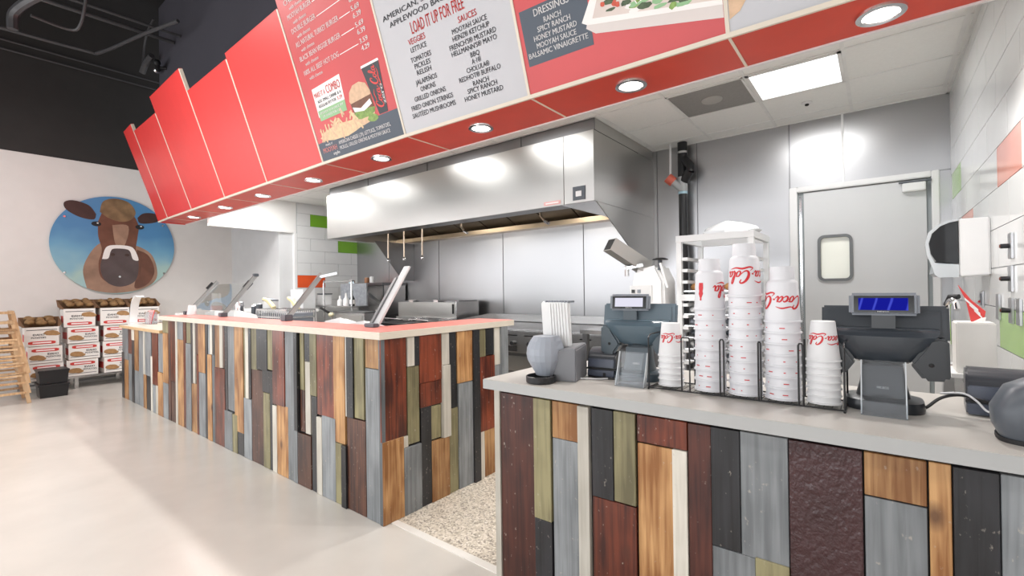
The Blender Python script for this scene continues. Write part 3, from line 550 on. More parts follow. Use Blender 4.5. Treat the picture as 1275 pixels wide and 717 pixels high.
RIGHT =[
 (-1.249,-1.075,0.0,0.825,'M'),(-1.077,-0.995,0.355,0.825,'O'),(-1.077,-0.995,0.0,0.355,'K'),(-0.99,-0.872,0.684,0.825,'T'),(-0.99,-0.872,0.0,0.684,'G'),(-0.873,-0.825,0.0,0.825,'WR'),
 (-0.819,-0.734,0.507,0.825,'K'),(-0.734,-0.653,0.51,0.825,'O'),(-0.82,-0.653,0.0,0.507,'RB'),(-0.649,-0.481,0.733,0.825,'R'),(-0.649,-0.529,0.0,0.73,'T'),(-0.53,-0.481,0.0,0.733,'W'),
 (-0.479,-0.409,0.0,0.825,'M'),(-0.412,-0.328,0.463,0.825,'K'),(-0.329,-0.2045,0.461,0.825,'G'),(-0.415,-0.291,0.0,0.462,'G'),(-0.292,-0.2045,0.0,0.468,'O'),(-0.204,-0.0385,0.0,0.825,'P'),
 (-0.037,0.085,0.714,0.825,'T'),(-0.037,0.085,0.0,0.712,'G'),(0.087,0.129,0.0,0.825,'T'),(0.129,0.207,0.0,0.825,'K'),(0.207,0.269,0.0,0.825,'G'),
]

def planks(data, parent, axis, at):
    for i, (a, b, z0, z1, c) in enumerate(data):
        raised = len(c) == 2 and c[1] == 'R' and c != 'RB'; c = c[0] if raised else c
        d = 0.010 + 0.007 * ((i * 7919) % 5) / 4 + (0.016 if raised else 0); g = 0.0011
        if axis == 'y': MB().box(a + g, at - d + 0.012, z0 + g, b - g, at + 0.014, z1 - g).build('plank', WOODS[c], parent, bevel=0.0015, seg=1)
        else: MB().box(at - 0.014, a + g, z0 + g, at + d - 0.012, b - g, z1 - g).build('plank', WOODS[c], parent, bevel=0.0015, seg=1)
DARKIN = mat('dark_counter_core', '1c1a19', 0.8); LEDGE = mat('coral_laminate_top', 'd4776b', 0.3, var=0.03); PLYW = mat('whitewashed_ply_edge', 'd8cfc0', 0.5, var=0.05, scale=20, stretch=(1, 1, 10))
CTOP = mat('warm_grey_counter_top', 'bcb8b2', 0.28, var=0.03, scale=8); CEDGE = mat('grey_counter_edge', 'adaead', 0.45, var=0.02); TANE = mat('tan_ply_edge', 'cfae84', 0.5, var=0.1, scale=20)
sc = thing('service_counter', 'long food service counter faced with mixed vertical planks, turning a corner', 'counter', (-3.9, 1.9, 0))
core = MB(); core.box(-5.74, 1.534, 0, -2.10, 1.74, 0.99).box(-2.32, 1.74, 0, -2.101, 2.50, 0.99); core.build('core', DARKIN, sc)
planks(MAIN, sc, 'y', 1.52); planks(END, sc, 'x', -2.087)
bx('corner_strip', WOODS['S'], sc, -2.112, 1.512, 0, -2.087, 1.534, 0.993); bx('end_post', WOODS['G'], sc, -2.19, 2.502, 0, -2.072, 2.575, 0.993, 0.002)
tp = thing('service_countertop', 'coral topped countertop ledge with pale plywood edge on the plank counter', 'countertop', (-3.9, 1.9, 0.995))
g = MB(); o = [(-5.775, 1.492), (-2.072, 1.492), (-2.072, 2.645), (-2.42, 2.645), (-2.42, 1.80), (-5.775, 1.80)]
i_ = [(-5.765, 1.502), (-2.082, 1.502), (-2.082, 2.635), (-2.41, 2.635), (-2.41, 1.79), (-5.765, 1.79)]
g.prism([(x, y, 0.995) for x, y in o], [(x, y, 1.034) for x, y in o]).build('plywood_edge', PLYW, tp)
MB().prism([(x, y, 1.034) for x, y in i_], [(x, y, 1.0365) for x, y in i_]).build('laminate_top', LEDGE, tp)
lc = thing('lower_counter', 'low plank faced counter at the far end of the service line', 'counter', (-6.55, 1.9, 0))
bx('core', DARKIN, lc, -7.31, 1.534, 0, -5.76, 2.15, 0.853); planks([(a, b, z0, min(z1, 0.852), c) for a, b, z0, z1, c in LOW], lc, 'y', 1.52)
lt = thing('lower_countertop', 'cream topped countertop with tan plywood edge on the low plank counter', 'countertop', (-6.55, 1.85, 0.854))
bx('plywood_edge', TANE, lt, -7.34, 1.496, 0.854, -5.775, 2.20, 0.884); bx('laminate_top', mat('cream_laminate', 'ddd3c6', 0.3), lt, -7.335, 1.50, 0.884, -5.778, 2.195, 0.8865)
rc = thing('register_counter', 'near order counter faced with wide mixed planks, below the cash registers', 'counter', (-0.45, 1.7, 0))
bx('core', DARKIN, rc, -1.25, 1.506, 0, 0.40, 2.05, 0.838); planks(RIGHT, rc, 'y', 1.492)
bx('end_post', WOODS['W'], rc, -1.277, 1.488, 0, -1.2495, 1.56, 0.838); bx('gap_strip', BLK, rc, -0.825, 1.497, 0, -0.819, 1.507, 0.838)
bx('end_panel', WOODS['W'], rc, -1.272, 1.56, 0, -1.25, 2.05, 0.838)
rt = thing('register_countertop', 'warm grey solid countertop under the cash registers and cups', 'countertop', (-0.45, 1.75, 0.84))
bx('slab', CTOP, rt, -1.305, 1.4505, 0.8405, 0.425, 2.12, 0.88, 0.002); bx('front_edge', CEDGE, rt, -1.304, 1.449, 0.841, 0.424, 1.4503, 0.8785)
# ------------------------------------------------------------------ cups in the wire rack
PAPER = mat('white_paper_cup', 'dededf', 0.45, var=0.01); FOAM = mat('white_foam_cup', 'd9d9dd', 0.4, var=0.01); INK = mat('red_cup_print', 'c8242c', 0.45, var=0.04); WIRE = mat('black_wire', '1a1a1c', 0.35)
def cup_r(prof, h): # radius of the (inverted) cup at height h above its rim
    for (r0, z0), (r1, z1) in zip(prof[:-1], prof[1:]):
        if z0 <= h <= z1: return r0 + (r1 - r0) * (h - z0) / (z1 - z0)
    return prof[-1][0]
SMALL = [(0.0475, 0.0), (0.0475, 0.004), (0.0445, 0.005), (0.0325, 0.120), (0.0315, 0.122)]
BIG = [(0.0545, 0.0), (0.0545, 0.005), (0.0510, 0.006), (0.0450, 0.124), (0.0430, 0.130), (0.0365, 0.136), (0.0350, 0.176), (0.0335, 0.178)]
def wrap(g, prof, cx, cy, zr, vs, fs, a0, scale, hmid, flip=True):
    out = []
    for x, y in vs:
        if flip: x, y = -x, -y
        h = hmid + y * scale; r = cup_r(prof, h) + 0.0006; a = a0 + x * scale / r
        out.append((cx + r * math.cos(a), cy + r * math.sin(a), zr + h))
    g.add(out, fs)
def cola_print(prof, cx, cy, zr, a0, scale, hmid):
    g = MB()
    for st in COLA:
        vs, fs = ribbon([(x - 2.3, y - 0.4, w * 1.35) for x, y, w in st], 5); wrap(g, prof, cx, cy, zr, vs, fs, a0, scale, hmid)
    return g
def cup_stack(cx, cy, prof, n, dz, m, names, a0, scale, hmid, group, z0=0.890, bottle=False):
    for k in range(n):
        top = k == n - 1; z = z0 + k * dz; pos = n - 1 - k
        if top: lab = 'white cup topping %s, red script lettering fully visible' % names
        elif k == 0: lab = 'bottom white cup of %s, its rim on the rack' % names
        else: lab = 'white cup nested in %s, %s from the top' % (names, ords[pos])
        t = thing('soda_cup', lab, 'cup', (cx, cy, z), group)
        cb = MB().lathe(cx, cy, [(r, z + h) for r, h in prof], 28).build('cup_body', m, t, True)
        if top:
            cola_print(prof, cx, cy, z, a0, scale, hmid).build('red_print', INK, cb)
            if bottle:
                g = MB(); b = [(-.30, -1.0), (.30, -1.0), (.34, -.3), (.26, .1), (.34, .45), (.12, 1.0), (.12, 1.35), (-.12, 1.35), (-.12, 1.0), (-.34, .45), (-.26, .1), (-.34, -.3)]
                wrap(g, prof, cx, cy, z, b, [tuple(range(12))], a0 - 2.70, 0.026, hmid); g.build('bottle_print', INK, cb)
        else:
            g = MB(); rr = random.Random(int(cx * 1000) + k)
            for q in range(rr.choice((2, 3, 3))):
                a = -2.6 + q * 0.9 + rr.uniform(0, .6); w = rr.choice((.08, .12, .30)); r = cup_r(prof, 0.018) + 0.0007
                g.add([(cx + r * math.cos(a + w * j / 4), cy + r * math.sin(a + w * j / 4), z + 0.016 + 0.003 * e) for j in range(5) for e in (0, 1)], [(2 * j, 2 * j + 2, 2 * j + 3, 2 * j + 1) for j in range(4)])
            if m is FOAM: g.build('red_print', INK, cb)
FR = -1.57
cup_stack(-0.612, 1.728, SMALL, 6, 0.0215, PAPER, 'the short leftmost cup stack', FR + 0.72, 0.0255, 0.068, 'paper cups in the short left stack')
cup_stack(-0.470, 1.722, BIG, 9, 0.0352, FOAM, 'the second cup stack from the left', FR + 2.35, 0.040, 0.068, 'foam cups in the second stack', bottle=True)
cup_stack(-0.357, 1.722, BIG, 10, 0.0363, FOAM, 'the tallest cup stack', FR + 0.80, 0.040, 0.070, 'foam cups in the tallest stack')
cup_stack(-0.246, 1.722, BIG, 8, 0.0350, FOAM, 'the fourth cup stack from the left', FR - 0.30, 0.039, 0.068, 'foam cups in the fourth stack')
cup_stack(-0.138, 1.726, SMALL, 7, 0.0215, PAPER, 'the short rightmost cup stack', FR + 0.30, 0.0260, 0.068, 'paper cups in the short right stack')
rk = thing('cup_rack', 'black wire rack holding five stacks of upside down cups', 'rack', (-0.37, 1.72, 0.88))
g = MB(); yf, ybk, zb = 1.652, 1.800, 0.8865; w = 0.0028
xs = [-0.668, -0.540, -0.408, -0.298, -0.186, -0.082]
g.tube([(xs[0], yf, zb), (xs[-1], yf, zb)], w).tube([(xs[0], ybk, zb), (xs[-1], ybk, zb)], w).tube([(xs[0], yf, zb), (xs[0], ybk, zb)], w).tube([(xs[-1], yf, zb), (xs[-1], ybk, zb)], w)
for k in range(28): x = xs[0] + (xs[-1] - xs[0]) * (k + .5) / 28; g.tube([(x, yf, zb + .001), (x, ybk, zb + .001)], 0.0013, 5)
g.build('wire_base', WIRE, rk)
for x0, x1 in ((-0.548, -0.520), (-0.4205, -0.4085), (-0.3055, -0.2985), (-0.1955, -0.1835)):
    h = 1.075; MB().tube([(x0, yf - .002, zb), (x0, yf - .002, h - .006), (x0 + .003, yf - .002, h), (x1 - .003, yf - .002, h), (x1, yf - .002, h - .006), (x1, yf - .002, zb)], w).build('wire_hoop', WIRE, rk)
    MB().tube([(x0, ybk, zb), (x0, ybk, h), (x1, ybk, h), (x1, ybk, zb)], w).build('wire_hoop', WIRE, rk)
for x in (xs[0], xs[-1]):
    MB().tube([(x, yf, zb), (x, yf, 1.07), (x, yf + .02, 1.08), (x, ybk - .02, 1.08), (x, ybk, 1.07), (x, ybk, zb)], w).build('wire_end', WIRE, rk)
    for y in (yf, ybk): MB().tube([(x, y, zb), (x, y - .006, 0.8825)], 0.0036).build('foot', WIRE, rk)

# ------------------------------------------------------------------ cash registers (seen from behind)
def sq(cx, cy, rx, ry, z, n=28, p=3.2):
    o = []
    for i in range(n):
        a = 2 * math.pi * i / n; c, s_ = math.cos(a), math.sin(a); o.append((cx + rx * math.copysign(abs(c) ** (2 / p), c), cy + ry * math.copysign(abs(s_) ** (2 / p), s_), z))
    return o
def register(name, label, cx, cy, rz, shell, body, lobe, scr, dx, s=1.0):
    t = thing(name, label, 'cash register', (cx, cy, 0.88), 'cash registers on the order counter'); M = Matrix.Translation((cx, cy, 0.88)) @ Matrix.Rotation(rz, 4, 'Z') @ Matrix.Scale(s, 4)
    def n(): q = MB(); q.M = M; return q
    n().loft([sq(0, .06, .096, .085, 0), sq(0, .06, .098, .087, .012), sq(0, .06, .094, .083, .030), sq(0, .06, .070, .062, .036)]).build('base', lobe, t, True)
    n().loft([sq(0, .06, .066, .05, .034), sq(0, .065, .056, .042, .075), sq(0, .075, .048, .034, .145)]).build('neck', lobe, t, True)
    n().prism([(-.05, .012, .036), (.05, .012, .036), (.047, .030, .13), (-.047, .030, .13)], [(-.05, .03, .036), (.05, .03, .036), (.047, .05, .13), (-.047, .05, .13)]).build('neck_plate', lobe, t, bevel=.003)
    q = n(); vs, fs = text2d('MICROS', .007, .028, 'C', .02); q.add([(a, .0115 + .19 * (b + .025), .062 + b) for a, b in vs], fs).build('brand_lettering', PLW, t)
    # rear shell of the monitor, leaning back at the top
    shl = n().prism([(-.152, .050, .205), (.152, .050, .205), (.152, .070, .306), (-.152, .070, .306)], [(-.152, .072, .200), (.152, .072, .200), (.152, .092, .306), (-.152, .092, .306)]).build('screen_shell', shell, t, bevel=.006)
    q = n(); q.prism([(-.136, .046, .214), (.136, .046, .214), (.136, .064, .296), (-.136, .064, .296)], [(-.136, .056, .214), (.136, .056, .214), (.136, .074, .296), (-.136, .074, .296)]).build('shell_panel', shell, shl, bevel=.004)
    prof = [(.243, .126, .050, .02), (.238, .129, .016, .04), (.228, .127, .004, .05), (.218, .120, -.004, .05), (.190, .098, -.002, .05), (.160, .074, .008, .05), (.146, .066, .014, .05), (.138, .060, .030, .05)]
    rings = []
    for z, hw, y0, y1 in prof:
        k = 10; rings.append([(-hw + 2 * hw * i / k, y0 + .010 * abs(2 * i / k - 1) ** 6, z) for i in range(k + 1)] + [(hw, .06, z), (-hw, .06, z)])
    n().loft(rings).build('rear_housing', body, t, True)
    for sx in (-1, 1):
        a = [(.062, .142), (.092, .096), (.142, .098), (.148, .112), (.146, .214), (.128, .222), (.104, .214), (.092, .190)]
        n().prism([(sx * x, .004, z) for x, z in a], [(sx * x, .062, z) for x, z in a]).build('side_lobe', lobe, t, True, bevel=.008)
    for sx in (-1, 1): n().ball((sx * .108, .003, .142), (.006, .002, .006), 8, 6).build('lobe_vent', BLK, t)
    n().box(dx - .028, .030, .235, dx + .028, .046, .290).build('display_post', lobe, t)
    ty, tz0 = .018, .282
    def dq(x0, z0, x1, z1, d0, d1): return n().prism([(dx + x0, ty + d0 + .15 * z0, tz0 + z0), (dx + x1, ty + d0 + .15 * z0, tz0 + z0), (dx + x1, ty + d0 + .15 * z1, tz0 + z1), (dx + x0, ty + d0 + .15 * z1, tz0 + z1)], [(dx + x0, ty + d1 + .15 * z0, tz0 + z0), (dx + x1, ty + d1 + .15 * z0, tz0 + z0), (dx + x1, ty + d1 + .15 * z1, tz0 + z1), (dx + x0, ty + d1 + .15 * z1, tz0 + z1)])
    dc = dq(-.083, -.003, .083, .064, 0, .028).build('display_case', PLG, t, bevel=.008, seg=3)
    dq(-.070, .006, .070, .056, -.0016, .002).build('display_bezel', mat('black_bezel', '08080a', 0.15), dc)
    dq(-.059, .013, .057, .049, -.0024, 0).build('display_screen', scr, dc)
    q = n(); vs, fs = text2d('micros', .0042, .027, 'C', .02); q.add([(dx + a, ty - .0035 + .15 * (.0085 + b), tz0 + .0075 + b) for a, b in vs], fs).build('display_lettering', PLW, dc)
    return t
def blue_screen():
    m = bpy.data.materials.new('blue_screen'); m.use_nodes = True; N = m.node_tree.nodes; L = m.node_tree.links; N.remove(N['Principled BSDF'])
    tc = N.new('ShaderNodeTexCoord'); wv = N.new('ShaderNodeTexWave'); wv.inputs['Scale'].default_value = 9; wv.inputs['Distortion'].default_value = 5; wv.inputs['Detail'].default_value = 0; L.new(tc.outputs['Object'], wv.inputs[0])
    r = N.new('ShaderNodeValToRGB'); r.color_ramp.elements[0].position = .90; r.color_ramp.elements[1].position = 1.0; r.color_ramp.elements[0].color = lin('1a1e9c'); r.color_ramp.elements[1].color = lin('4b55d8'); L.new(wv.outputs['Fac'], r.inputs[0])
    e = N.new('ShaderNodeEmission'); L.new(r.outputs[0], e.inputs[0]); e.inputs[1].default_value = 0.9; L.new(e.outputs[0], N['Material Output'].inputs[0]); return m
REGA = mat('black_register_shell', '3e4247', 0.22, var=0.03); REGB = mat('charcoal_register_body', '383d43', 0.2, var=0.03); REGK = mat('dark_register_plastic', '23262a', 0.28, var=0.04)
REGS = mat('slate_register_shell', '66747d', 0.26, var=0.03); REGT = mat('blue_slate_register_body', '52626c', 0.24, var=0.03); REGU = mat('dark_slate_register_plastic', '3e4a52', 0.3, var=0.03)
register('cash_register', 'black cash register with blue lit customer display, right of the cups', 0.005, 1.745, 0.0, REGA, REGB, REGK, blue_screen(), 0.004)
register('cash_register', 'slate blue cash register with pale lit display, left of the cups', -0.775, 1.775, math.radians(6), REGS, REGT, REGU, emis('pale_screen', 'e6e4f4', 1.0), -0.028, 1.0)

# clear acrylic sign holders
ACR = glass('clear_acrylic', 'f4f6f8', 0.22, 0.02, 0.06)
def holder(label, cx, cy, w, h, rz):
    t = thing('sign_holder', label, 'sign holder', (cx, cy, 0.88)); M = Matrix.Translation((cx, cy, 0.88)) @ Matrix.Rotation(rz, 4, 'Z')
    def n(): q = MB(); q.M = M; return q
    a = .22
    n().prism([(-w / 2, 0, .004), (w / 2, 0, .004), (w / 2, a * h, h), (-w / 2, a * h, h)], [(-w / 2, .003, .004), (w / 2, .003, .004), (w / 2, a * h + .003, h), (-w / 2, a * h + .003, h)]).build('back_sheet', ACR, t)
    n().box(-w / 2, -.03, 0.0005, w / 2, .05, .004).build('base_sheet', ACR, t); n().box(-w / 2, -.032, .0005, w / 2, -.029, .040).build('front_lip', ACR, t)
    for sx in (-w / 2, w / 2 - .003):
        n().prism([(sx, -.03, .004), (sx, .0, .004), (sx, a * h, h), (sx, a * h - .008, h)], [(sx + .003, -.03, .004), (sx + .003, .0, .004), (sx + .003, a * h, h), (sx + .003, a * h - .008, h)]).build('side_edge', mat('acrylic_edge', 'c9ced2', 0.2), t)
holder('clear acrylic sign holder in front of the black register', 0.006, 1.690, .103, .150, 0)
holder('clear acrylic sign holder in front of the slate blue register', -0.742, 1.668, .112, .125, math.radians(4))

# grey dispenser with the ribbed white column
pg = thing('ribbed_dispenser', 'grey dispenser with tall ribbed white column and round black tray at counter end', 'dispenser', (-1.06, 1.62, 0.88))
PGL = mat('pale_grey_plastic', '9aa0aa', 0.4, var=0.03); PGM = mat('warm_grey_plastic', '75767a', 0.42, var=0.03)
MB().lathe(-1.066, 1.53, [(.054, .8805), (.059, .883), (.060, .906), (.056, .908), (.052, .890), (.0, .889)], 30, False).build('black_tray', PLK, pg, True)
g = MB(); rings = []
for z, r, dx in ((.902, .036, 0), (.93, .050, -.006), (.96, .064, -.018), (.985, .068, -.022), (1.01, .066, -.020), (1.04, .056, -.010), (1.060, .044, 0)):
    rings.append([(-1.078 + dx * .5 + r * math.cos(a), 1.572 + r * .8 * math.sin(a), z) for a in [math.radians(d) for d in (180, 205, 230, 250, 270, 290, 310, 335, 0)]] + [(-1.078 + r, 1.62, z), (-1.078 - r, 1.62, z)])
g.loft(rings).build('fan_shaped_head', PGL, pg, bevel=0)
MB().prism([(-1.05, 1.575, .8805), (-.945, 1.60, .8805), (-.945, 1.60, 1.008), (-.952, 1.60, 1.014), (-1.07, 1.575, .995)], [(-1.09, 1.72, .8805), (-.985, 1.76, .8805), (-.985, 1.76, 1.018), (-.992, 1.76, 1.022), (-1.11, 1.72, 1.008)]).build('base_block', PGM, pg, bevel=.006)
g = MB(); x0, x1, z0, z1 = -1.124, -.998, .998, 1.196
g.prism([(x0, 1.640, z0), (x1, 1.652, z0 + .012), (x1 - .008, 1.652, z1), (x0 - .012, 1.640, z1 - .002)], [(x0 - .03, 1.70, z0), (x1 - .03, 1.712, z0 + .012), (x1 - .038, 1.712, z1 + .004), (x0 - .045, 1.70, z1 + .002)]).build('white_column', PLW, pg, bevel=.004)
for k in range(7):
    f = .30 + k * .105; xa = x0 + (x1 - x0) * f; ya = 1.640 + .012 * f
    MB().prism([(xa, ya - .004, z0 + .02), (xa + .006, ya - .004, z0 + .02), (xa - .004 - .002 * k / 7, ya - .004, z1 - .006), (xa - .010, ya - .004, z1 - .006)], [(xa, ya + .004, z0 + .02), (xa + .006, ya + .004, z0 + .02), (xa - .004, ya + .004, z1 - .006), (xa - .010, ya + .004, z1 - .006)]).build('rib', PLW, pg)
g = MB()
for k in range(9): g.box(x0 + k * .0135, 1.652, z1 - .002, x0 + .007 + k * .0135, 1.702, z1 + .0055)
tag(g.build('top_comb', PLG, pg), kind='stuff')

# receipt printers, scanner, cables
def printer(label, cx, cy, rz, w, s, cols):
    t = thing('receipt_printer', label, 'printer', (cx, cy, 0.88)); M = Matrix.Translation((cx, cy, 0.8803)) @ Matrix.Rotation(rz, 4, 'Z') @ Matrix.Scale(s, 4)
    def n(): q = MB(); q.M = M; return q
    a = [(-.075, 0), (.075, 0), (.075, .10), (.05, .122), (-.01, .128), (-.045, .115), (-.066, .085)]
    n().prism([(-w / 2, y, z) for y, z in a], [(w / 2, y, z) for y, z in a]).build('case', cols[0], t, True, bevel=.005)
    n().prism([(-w / 2 + .004, -.079, .045), (w / 2 - .004, -.079, .045), (w / 2 - .004, -.072, .082), (-w / 2 + .004, -.072, .082)], [(-w / 2 + .004, -.06, .045), (w / 2 - .004, -.06, .045), (w / 2 - .004, -.055, .082), (-w / 2 + .004, -.055, .082)]).build('front_cover', cols[1], t, bevel=.003)
    n().box(-w / 2 - .001, -.082, .036, w / 2 + .001, -.05, .042).build('paper_slot', BLK, t); n().box(-w / 2 + .003, -.080, .004, w / 2 - .003, -.07, .034).build('lower_door', cols[1], t, bevel=.002)
    n().box(.012, -.082, .006, .024, -.079, .022).build('latch', BLK, t)
BKP = mat('charcoal_printer_case', '3a3c42', 0.3, var=0.04); NVY = mat('navy_grey_printer_door', '444a5a', 0.32, var=0.03)
printer('black receipt printer beside the grey ribbed dispenser', -0.925, 1.82, math.radians(8), .13, 0.93, (BKP, NVY))
printer('black receipt printer by the right wall with a white cable', 0.262, 1.90, math.radians(-4), .135, 1.0, (BKP, NVY))
sp = thing('card_scanner', 'dark grey domed scanner cut off by the right edge of view', 'scanner', (0.30, 1.60, 0.88))
MB().loft([sq(.30, 1.60, .080, .06, .8905), sq(.295, 1.60, .086, .065, .915), sq(.295, 1.60, .088, .068, .955), sq(.305, 1.60, .074, .058, 1.005), sq(.325, 1.60, .045, .04, 1.034)]).build('dome', PLD, sp, True)
MB().loft([sq(.30, 1.60, .084, .064, .8803), sq(.30, 1.60, .084, .064, .8905)]).build('foot_ring', BLK, sp, True)
CBL = mat('black_cable', '17171a', 0.4); CBW = mat('white_cable', 'd0d0d2', 0.4)
tag(MB().tube(spline([(.075, 1.80, .887), (.10, 1.79, .893), (.135, 1.80, .925), (.175, 1.80, .938), (.215, 1.79, .930), (.262, 1.80, .915), (.29, 1.69, .91)], 6), .0042).build('printer_cable', CBL, None, True), 'black cable looping from the black register to the right printer', 'cable')
tag(MB().tube(spline([(.135, 1.812, .936), (.18, 1.79, .945), (.205, 1.775, .93), (.225, 1.765, .9065), (.26, 1.74, .905), (.29, 1.68, .905)], 6), .0028).build('printer_cable', CBW, None, True), 'thin white cable across the front of the right printer', 'cable')
tag(MB().tube(spline([(-1.0, 1.62, .888), (-.96, 1.66, .885), (-.90, 1.70, .884), (-.86, 1.74, .884)], 6), .0034).build('dispenser_cable', CBW, None, True), 'pale cable lying on the counter beside the grey dispenser', 'cable')
tag(MB().tube(spline([(-.965, 1.735, .884), (-.90, 1.725, .884), (-.85, 1.735, .884), (-.815, 1.76, .884)], 6), .004).build('register_cable', CBL, None, True), 'black cable between left printer and slate blue register', 'cable')

# towel dispenser and switches on the right wall
td = thing('towel_dispenser', 'white paper towel dispenser with smoked curved cover on the tiled wall', 'towel dispenser', (0.40, 3.36, 1.29))
a = [(.429, 1.29), (.315, 1.285), (.315, 1.575), (.429, 1.575)]
MB().prism([(x, 3.21, z) for x, z in a], [(x, 3.50, z) for x, z in a]).build('case', PLW, td, bevel=.006)
c = [(.316, 1.568), (.285, 1.562), (.250, 1.545), (.218, 1.510), (.205, 1.46), (.212, 1.405), (.232, 1.365), (.316, 1.350)]
MB().prism([(x, 3.216, z) for x, z in c], [(x, 3.494, z) for x, z in c]).build('smoked_cover', mat('smoked_plastic', '17181b', 0.05, spec=0.3), td, True)
o = [(.316, 1.574), (.278, 1.570), (.236, 1.552), (.203, 1.515), (.190, 1.46), (.196, 1.40), (.212, 1.352), (.225, 1.30), (.24, 1.284), (.316, 1.284)]
i_ = [(.316, 1.566), (.283, 1.560), (.246, 1.543), (.215, 1.508), (.203, 1.46), (.209, 1.404), (.226, 1.36), (.238, 1.352), (.25, 1.350), (.316, 1.348)]
frame_ring(o, i_, 3.208, 3.226).build('front_rim', mat('pale_rim', 'b9bec2', 0.3), td, True)
MB().prism([(x, 3.214, z) for x, z in ((.316, 1.348), (.232, 1.358), (.222, 1.305), (.24, 1.29), (.316, 1.29))], [(x, 3.49, z) for x, z in ((.316, 1.348), (.232, 1.358), (.222, 1.305), (.24, 1.29), (.316, 1.29))]).build('lower_panel', mat('translucent_grey', '9aa2a8', 0.3), td)
SWP = steel('switch_plate_steel', 'b8b8ba', 0.3)
for lab, y, z0, z1, kn in (('steel toggle switch plate on white tile beside the towel dispenser, highest one', 2.755, 1.35, 1.455, 1), ('steel toggle switch plate on white tile, second one down', 2.765, 1.215, 1.322, 1), ('steel toggle switch plate over the green tile, lowest toggle', 2.765, 1.085, 1.19, 1), ('blank steel plate right of the lowest toggle switch', 2.63, 1.085, 1.19, 0), ('blank steel plate left of the lowest toggle switch', 3.03, 1.085, 1.20, 0), ('steel outlet plate with red button above the white bin', 3.45, 1.125, 1.21, 2)):
    t = thing('wall_switch' if kn == 1 else 'wall_plate', lab, 'switch' if kn == 1 else 'wall plate', (XR, y, z0))
    pt = bx('plate', SWP, t, XR - .009, y - .033, z0, XR - .001, y + .033, z1, .002)
    if kn == 1: MB().tube([(XR - .008, y, (z0 + z1) / 2), (XR - .035, y, (z0 + z1) / 2)], .010, 10).build('toggle_knob', PLK, t, True); MB().tube([(XR - .035, y, (z0 + z1) / 2), (XR - .038, y, (z0 + z1) / 2)], .007, 10).build('knob_tip', mat('brown_tip', '6a3a30', .5), t)
    if kn == 2: bx('socket', PLG, t, XR - .013, y - .018, z0 + .012, XR - .009, y + .018, z1 - .012); MB().ball((XR - .016, y - .004, z0 + .03), .006, 8, 6).build('red_button', RED, t)
# white bin with paper and a small tap by the wall
bn = thing('paper_bin', 'white bin holding a red and white paper by the right wall', 'bin', (.262, 2.32, .95))
bx('bin_body', mat('cream_bin', 'dcdad6', 0.45), bn, .215, 2.30, .93, .318, 2.42, 1.112, .004); bx('bin_shelf', PLW, bn, .20, 2.28, .915, .42, 2.50, .93)
pp = thing('paper_flyer', 'red and white folded paper sticking up from the white bin', 'paper', (.28, 2.36, 1.10))
MB().prism([(.228, 2.36, 1.245), (.262, 2.36, 1.19), (.298, 2.36, 1.150), (.292, 2.36, 1.105), (.262, 2.36, 1.105), (.248, 2.36, 1.19)], [(.230, 2.363, 1.245), (.264, 2.363, 1.19), (.300, 2.363, 1.150), (.294, 2.363, 1.105), (.264, 2.363, 1.105), (.250, 2.363, 1.19)]).build('red_sheet', RED, pp)
for k in range(3): MB().prism([(.245 + .012 * k, 2.3585, 1.20 - .02 * k), (.280 + .005 * k, 2.3585, 1.158 - .014 * k), (.281 + .005 * k, 2.3585, 1.150 - .014 * k), (.246 + .012 * k, 2.3585, 1.19 - .02 * k)], [(.245 + .012 * k, 2.3595, 1.20 - .02 * k), (.280 + .005 * k, 2.3595, 1.158 - .014 * k), (.281 + .005 * k, 2.3595, 1.150 - .014 * k), (.246 + .012 * k, 2.3595, 1.19 - .02 * k)]).build('white_stripe', PRW, pp)
MB().prism([(.255, 2.357, 1.105), (.296, 2.357, 1.105), (.300, 2.357, 1.13), (.285, 2.357, 1.125)], [(.255, 2.3585, 1.105), (.296, 2.3585, 1.105), (.300, 2.3585, 1.13), (.285, 2.3585, 1.125)]).build('pale_fold', PRW, pp)
tpp = thing('tap', 'small chrome tap with black handle beside the white bin', 'tap', (.214, 2.55, 1.09))
MB().tube(spline([(.215, 2.55, 1.0), (.215, 2.55, 1.15), (.222, 2.52, 1.185), (.232, 2.49, 1.18), (.236, 2.47, 1.15)], 5), .010, 10).build('spout', CHROME, tpp, True)
MB().tube([(.212, 2.55, 1.165), (.222, 2.53, 1.20), (.245, 2.51, 1.20)], .010, 8).build('handle', BLK, tpp, True); bx('pedestal', CHROME, tpp, .195, 2.52, .915, .24, 2.58, 1.01, .004)
# ------------------------------------------------------------------ ceiling fittings
t = thing('ceiling_vent', 'grey square ceiling vent with round centre cone, left of the light panel', 'vent', (-.975, 3.712, 2.66))
VG = mat('grey_vent_mesh', '8c8a87', 0.6, var=0.05, scale=40); x0, x1, y0, y1 = -1.238, -.710, 3.447, 3.978
frame_ring_h = MB(); frame_ring_h.box(x0, y0, 2.664, x1, y0 + .012, 2.672).box(x0, y1 - .012, 2.664, x1, y1, 2.672).box(x0, y0, 2.664, x0 + .012, y1, 2.672).box(x1 - .012, y0, 2.664, x1, y1, 2.672); frame_ring_h.build('frame', GRID, t)
bx('mesh_plate', VG, t, x0 + .012, y0 + .012, 2.668, x1 - .012, y1 - .012, 2.674); MB().lathe((x0 + x1) / 2, (y0 + y1) / 2, [(.075, 2.668), (.07, 2.660), (.05, 2.658)], 20).build('centre_cone', mat('pale_vent_cone', 'a9a7a3', .6), t, True)
t = thing('light_panel', 'bright square white light panel in the kitchen ceiling', 'light', (-.42, 3.712, 2.66))
